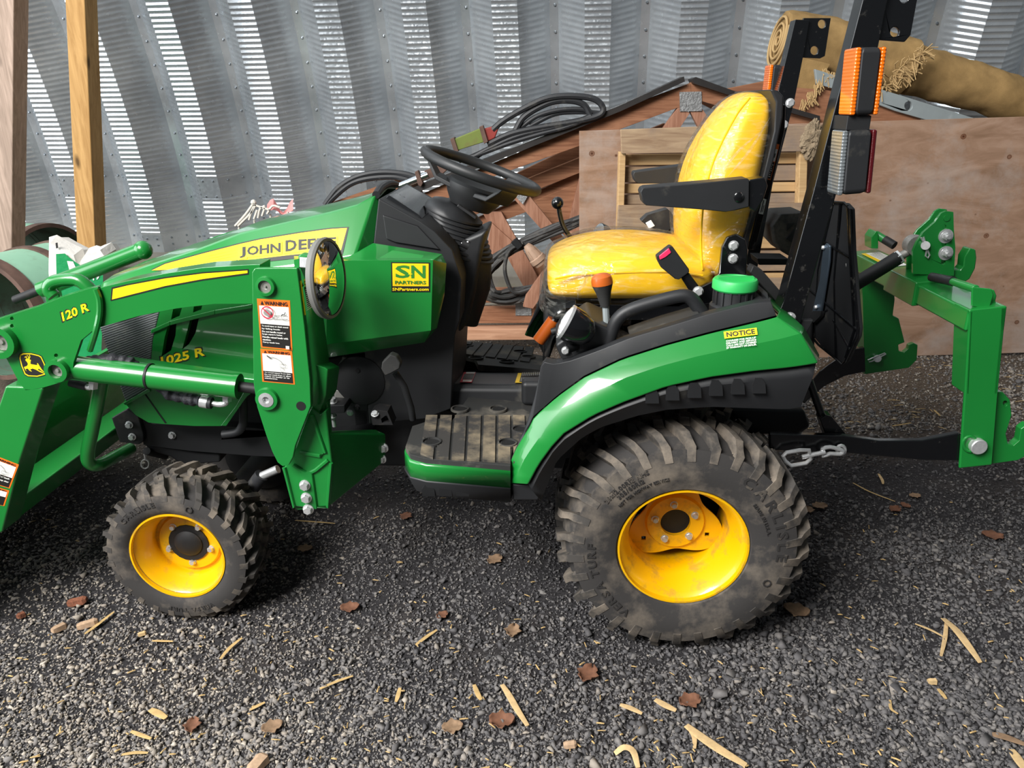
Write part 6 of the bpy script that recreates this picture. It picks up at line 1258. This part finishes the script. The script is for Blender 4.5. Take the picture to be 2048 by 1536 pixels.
# ================================================================= litter on the ground
def gz(px, py, dz=.008):
    q = G(px, py, 0)
    for _ in range(3): q = G(px, py, gh(q.x, q.y)+dz)
    return q
def stalk(pts, w, lab, m_='husk', nm_='corn_stalk', cat='stalk', lift=.0, flat=.28, group=None):
    w = w*.82
    P_ = [gz(a, b, .011+lift*math.sin(PI*i/(len(pts)-1))) for i, (a, b) in enumerate(pts)]; P_ = spline(P_, 4) if len(P_) > 2 else resamp(P_, 6)
    mb = MB(m_); n = 8; rings = []; m2 = len(P_)
    for i, p in enumerate(P_):
        t = (P_[min(i+1, m2-1)]-P_[max(i-1, 0)]).normalized(); s = t.cross(V((0, 0, 1))).normalized(); u = s.cross(t); u = u if u.z > 0 else -u
        W_ = w*(w_(i/(m2-1)) if callable(w_ := (lambda x: .55+.6*math.sin(PI*min(1, x*.8+.12)))) else 1)
        rings.append([p+s*math.cos(2*PI*k/n)*W_+u*(math.sin(2*PI*k/n)*W_*flat+(.3*W_*abs(math.cos(2*PI*k/n)))) for k in range(n)])
    mb.loft(rings); o = mb.build(nm_, None, smooth=50); return tag(o, lab, cat, group)
def leaf(px, py, s, lab, m_='leaf_brown', rot=None, curl=.5):
    c = gz(px, py, .01); a = random.uniform(0, 2*PI) if rot is None else rad(rot); mb = MB(m_); g_ = []; nu, nv = 9, 7
    for j in range(nv):
        v_ = j/(nv-1)*2-1; row = []
        for i in range(nu):
            u_ = i/(nu-1); wd = .42*math.sin(PI*min(1, u_*.92+.06))**.8*(1+.25*math.sin(u_*17+j)); x = (u_-.5)*s; y = v_*wd*s
            z = curl*s*(.35*v_*v_+.25*(u_-.5)**2*2)+.05*s*noise.noise(V((u_*4, v_*3, px*.1))); row.append(c+V((x*math.cos(a)-y*math.sin(a), x*math.sin(a)+y*math.cos(a), z)))
        g_.append(row)
    mb.loft(g_, closed=False); n0 = len(mb.f); mb.m(m_); o = mb.build('dry_leaf', None, smooth=60, recalc=False); s_ = o.modifiers.new('solidify', 'SOLIDIFY'); s_.thickness = .0012; return tag(o, lab, 'leaf', 'dry leaves on the gravel')
def chip(px, py, L, W, H, lab, m_='wood_chip', rot=0, nm_='wood_chip', cat='chip', group='wood chips on the gravel'):
    c = gz(px, py, H*.5+.006); mb = MB(m_); R = Matrix.Rotation(rad(rot), 3, 'Z') @ Matrix.Rotation(random.uniform(-.2, .2), 3, 'Y'); rings = []
    for t in (-1, -.55, .1, .7, 1): k = (.75, 1, .95, 1.05, .6)[[-1, -.55, .1, .7, 1].index(t)]; rings.append([c+R @ V((t*L/2, a*W/2*k, b*H/2*k)) for a, b in ((-1, -.7), (-.3, -1), (.8, -.9), (1, .2), (.3, 1), (-.8, .8))])
    mb.loft(rings); return tag(mb.build(nm_, None, smooth=25), lab, cat, group)
g1 = 'corn stalks and husks on the gravel'; g2 = 'straw pieces on the gravel'
stalk([(1372, 1452), (1405, 1478), (1445, 1505), (1492, 1532)], .013, 'broad pale husk with a pointed tail at the bottom edge below the rear wheel', group=g1)
stalk([(1376, 1455), (1388, 1475), (1389, 1497)], .006, 'short side strip forking off the broad pale husk', group=g1)
stalk([(1886, 1238), (1912, 1262), (1936, 1293), (1960, 1326)], .012, 'split corn stalk standing out right of the rear wheel', lift=.02, group=g1)
stalk([(1830, 1248), (1860, 1260), (1887, 1274)], .005, 'thin twig meeting the split corn stalk from the left', group=g1)
stalk([(1893, 1240), (1890, 1275), (1882, 1312)], .006, 'narrow husk strip hanging under the split corn stalk', group=g1)
stalk([(1004, 1370), (1018, 1392), (1034, 1420), (1055, 1452)], .009, 'long tan husk lying between the wheels near the bottom', group=g1)
stalk([(1310, 1400), (1330, 1412), (1352, 1422)], .010, 'short tan husk beside the curled brown leaf', group=g1)
stalk([(1230, 1508), (1248, 1496), (1266, 1504), (1276, 1536)], .009, 'curled pale strip arching at the bottom edge', lift=.012, group=g1)
stalk([(1240, 1410), (1262, 1418), (1284, 1428)], .008, 'flat orange-tan husk left of the short tan husk', group=g1)
stalk([(1985, 1470), (2010, 1476), (2050, 1490)], .011, 'brown curled husk at the right edge near the bottom', m_='leaf_tan', group=g1)
stalk([(2022, 1500), (2035, 1520), (2048, 1540)], .012, 'wide tan husk in the bottom right corner', group=g1)
stalk([(590, 1041), (630, 1044), (670, 1047)], .004, 'straight straw lying under the loader mast foot', 'straw', 'straw_piece', 'straw', group=g2)
stalk([(304, 1282), (346, 1283)], .0045, 'short bright straw right below the front wheel', 'straw', 'straw_piece', 'straw', group=g2)
stalk([(441, 1318), (460, 1296), (484, 1276)], .006, 'frayed golden straw right of the front wheel, pointing up', 'straw', 'straw_piece', 'straw', group=g2)
stalk([(640, 1378), (672, 1364), (706, 1352)], .005, 'straw piece in the lower middle pointing up to the right', 'straw', 'straw_piece', 'straw', group=g2)
stalk([(262, 1463), (282, 1471), (302, 1478)], .006, 'thick straw piece in the lower left above the wood block', 'straw', 'straw_piece', 'straw', group=g2)
stalk([(500, 1420), (530, 1405)], .0055, 'short straw left of the middle of the foreground', 'straw', 'straw_piece', 'straw', group=g2)
stalk([(170, 1268), (195, 1250), (228, 1224)], .006, 'greenish dry blade beside the cob pieces', 'straw', 'straw_piece', 'straw', group=g2)
stalk([(832, 1290), (852, 1275), (874, 1260)], .006, 'stick of straw left of the tan husk between the wheels', 'straw', 'straw_piece', 'straw', group=g2)
stalk([(300, 1420), (316, 1428), (332, 1437)], .010, 'stubby pale straw in the left foreground', 'straw', 'straw_piece', 'straw', group=g2)
stalk([(243, 1510), (270, 1506), (296, 1506)], .005, 'flat straw at the bottom left edge', 'straw', 'straw_piece', 'straw', group=g2)
stalk([(1706, 966), (1740, 984), (1790, 1003)], .004, 'thin straw in the shade under the black lower link', 'straw', 'straw_piece', 'straw', group=g2)
stalk([(1757, 948), (1764, 960), (1766, 968)], .006, 'small bent husk in the shade below the lower link', 'husk', 'straw_piece', 'straw', group=g2)
stalk([(1785, 852), (1800, 850), (1822, 846)], .005, 'straw on the brown gravel behind the hitch', 'straw', 'straw_piece', 'straw', group=g2)
stalk([(1868, 820), (1880, 832)], .006, 'short pale straw near the hitch upright', 'straw', 'straw_piece', 'straw', group=g2)
stalk([(1780, 1400), (1782, 1418), (1796, 1428)], .004, 'forked thin straw in the right foreground', 'straw', 'straw_piece', 'straw', group=g2)
stalk([(1876, 1378), (1892, 1398)], .006, 'pale splinter right of the forked straw', 'straw', 'straw_piece', 'straw', group=g2)
stalk([(800, 1376), (796, 1392), (792, 1404)], .006, 'upright straw bit in the middle foreground', 'straw', 'straw_piece', 'straw', group=g2)
stalk([(948, 1370), (956, 1390), (962, 1400)], .007, 'dull straw bit left of the long tan husk', 'straw', 'straw_piece', 'straw', group=g2)
leaf(1176, 1350, .060, 'curled red-brown leaf left below the rear wheel', rot=60); leaf(1380, 1405, .055, 'dark curled leaf beside the short tan husk', rot=20); leaf(1592, 1225, .070, 'brown leaf tucked behind the rear tyre', 'leaf_tan', 150)
leaf(812, 1032, .050, 'rust brown leaf on dark gravel below the footboard', rot=70, curl=.2); leaf(1985, 1072, .065, 'brown leaf in the dark shade at the right', rot=160, curl=.3); leaf(1640, 1012, .055, 'tan leaf close to the rear tyre at hub height', 'leaf_tan', 10, .2); leaf(1618, 1020, .04, 'small tan leaf touching the rear tyre', 'leaf_tan', 80, .3)
leaf(1790, 1020, .045, 'orange brown leaf in the shade behind the rear wheel', rot=30); leaf(1810, 1012, .035, 'small orange brown leaf next to the larger one in the shade', rot=120); leaf(610, 1098, .050, 'grey brown leaf between front wheel and mast foot', 'leaf_tan', 0, .3); leaf(885, 1232, .035, 'tiny rust leaf left of the rear wheel', rot=40)
leaf(1026, 1264, .050, 'pale feathery leaf left of the rear wheel', 'leaf_tan', 80, .5); leaf(700, 1218, .055, 'crumpled leaf litter right of the front wheel', rot=10); leaf(545, 1455, .05, 'pale crumpled leaf in the lower left foreground', 'leaf_tan', 30, .4); leaf(385, 1452, .045, 'orange brown leaf in the lower left foreground', rot=100); leaf(905, 1455, .05, 'pale broken leaf in the lower middle foreground', 'leaf_tan', 10, .3); leaf(990, 1120, .055, 'long greenish brown leaf in front of the rear wheel', 'leaf_tan', 50, .3); leaf(1830, 992, .04, 'dull leaf in the shade, halfway to the right edge', 'leaf_tan', 0, .3); leaf(1004, 1446, .06, 'dark curled leaf below the long tan husk', 'leaf_brown', 0, .6)
chip(155, 1202, .055, .030, .022, 'reddish corn cob piece left of the front wheel', 'cob', 10, 'corn_cob', 'cob', 'corn cob pieces'); chip(42, 1230, .022, .02, .018, 'small reddish corn cob stub at the left edge', 'cob', 60, 'corn_cob', 'cob', 'corn cob pieces'); chip(175, 1247, .055, .026, .02, 'pale broken cob piece below the reddish one', 'wood_chip', 25, 'corn_cob', 'cob', 'corn cob pieces'); chip(118, 1255, .04, .024, .02, 'pale cob stub left of the broken cob piece', 'wood_chip', 60, 'corn_cob', 'cob', 'corn cob pieces')
chip(516, 1526, .05, .036, .022, 'squarish pale wood chip at the bottom edge', 'wood_chip', 70); chip(1140, 1488, .03, .02, .012, 'small pale wood chip left of the curled strip'); chip(284, 1267, .022, .014, .012, 'yellowish wood chip below the front wheel', 'husk', 30); chip(1865, 1362, .022, .016, .014, 'rounded pale wood chip in the right foreground', 'husk')
# fine chaff
mb = MB('straw')
for i in range(420):
    px, py = random.uniform(0, 2048), 980+556*random.random()**.7
    if 1100 < px < 1640 and py < 1280 or 200 < px < 560 and py < 1230: continue
    q = gz(px, py, .010); a = random.uniform(0, PI); L = random.uniform(.006, .022); w2 = random.uniform(.0010, .0022); d = V((math.cos(a), math.sin(a), random.uniform(-.15, .15))); s = V((-d.y, d.x, 0))
    mb.add([q-d*L/2-s*w2, q+d*L/2-s*w2, q+d*L/2+s*w2, q-d*L/2+s*w2, q+V((0, 0, w2*1.5))], [(0, 1, 4), (1, 2, 4), (2, 3, 4), (3, 0, 4)])
for i in range(160):
    px, py = random.uniform(880, 2048), random.uniform(690, 860); q = gz(px, py, .008); a = random.uniform(0, PI); L = random.uniform(.02, .06); w2 = .0022; d = V((math.cos(a), math.sin(a)*.6, 0)); s = V((-d.y, d.x, 0))
    mb.add([q-d*L/2-s*w2, q+d*L/2-s*w2, q+d*L/2+s*w2, q-d*L/2+s*w2, q+V((0, 0, w2))], [(0, 1, 4), (1, 2, 4), (2, 3, 4), (3, 0, 4)])
o = mb.build('straw_chaff', None, kind='stuff'); tag(o, 'fine chaff and straw bits strewn over the gravel', 'chaff')
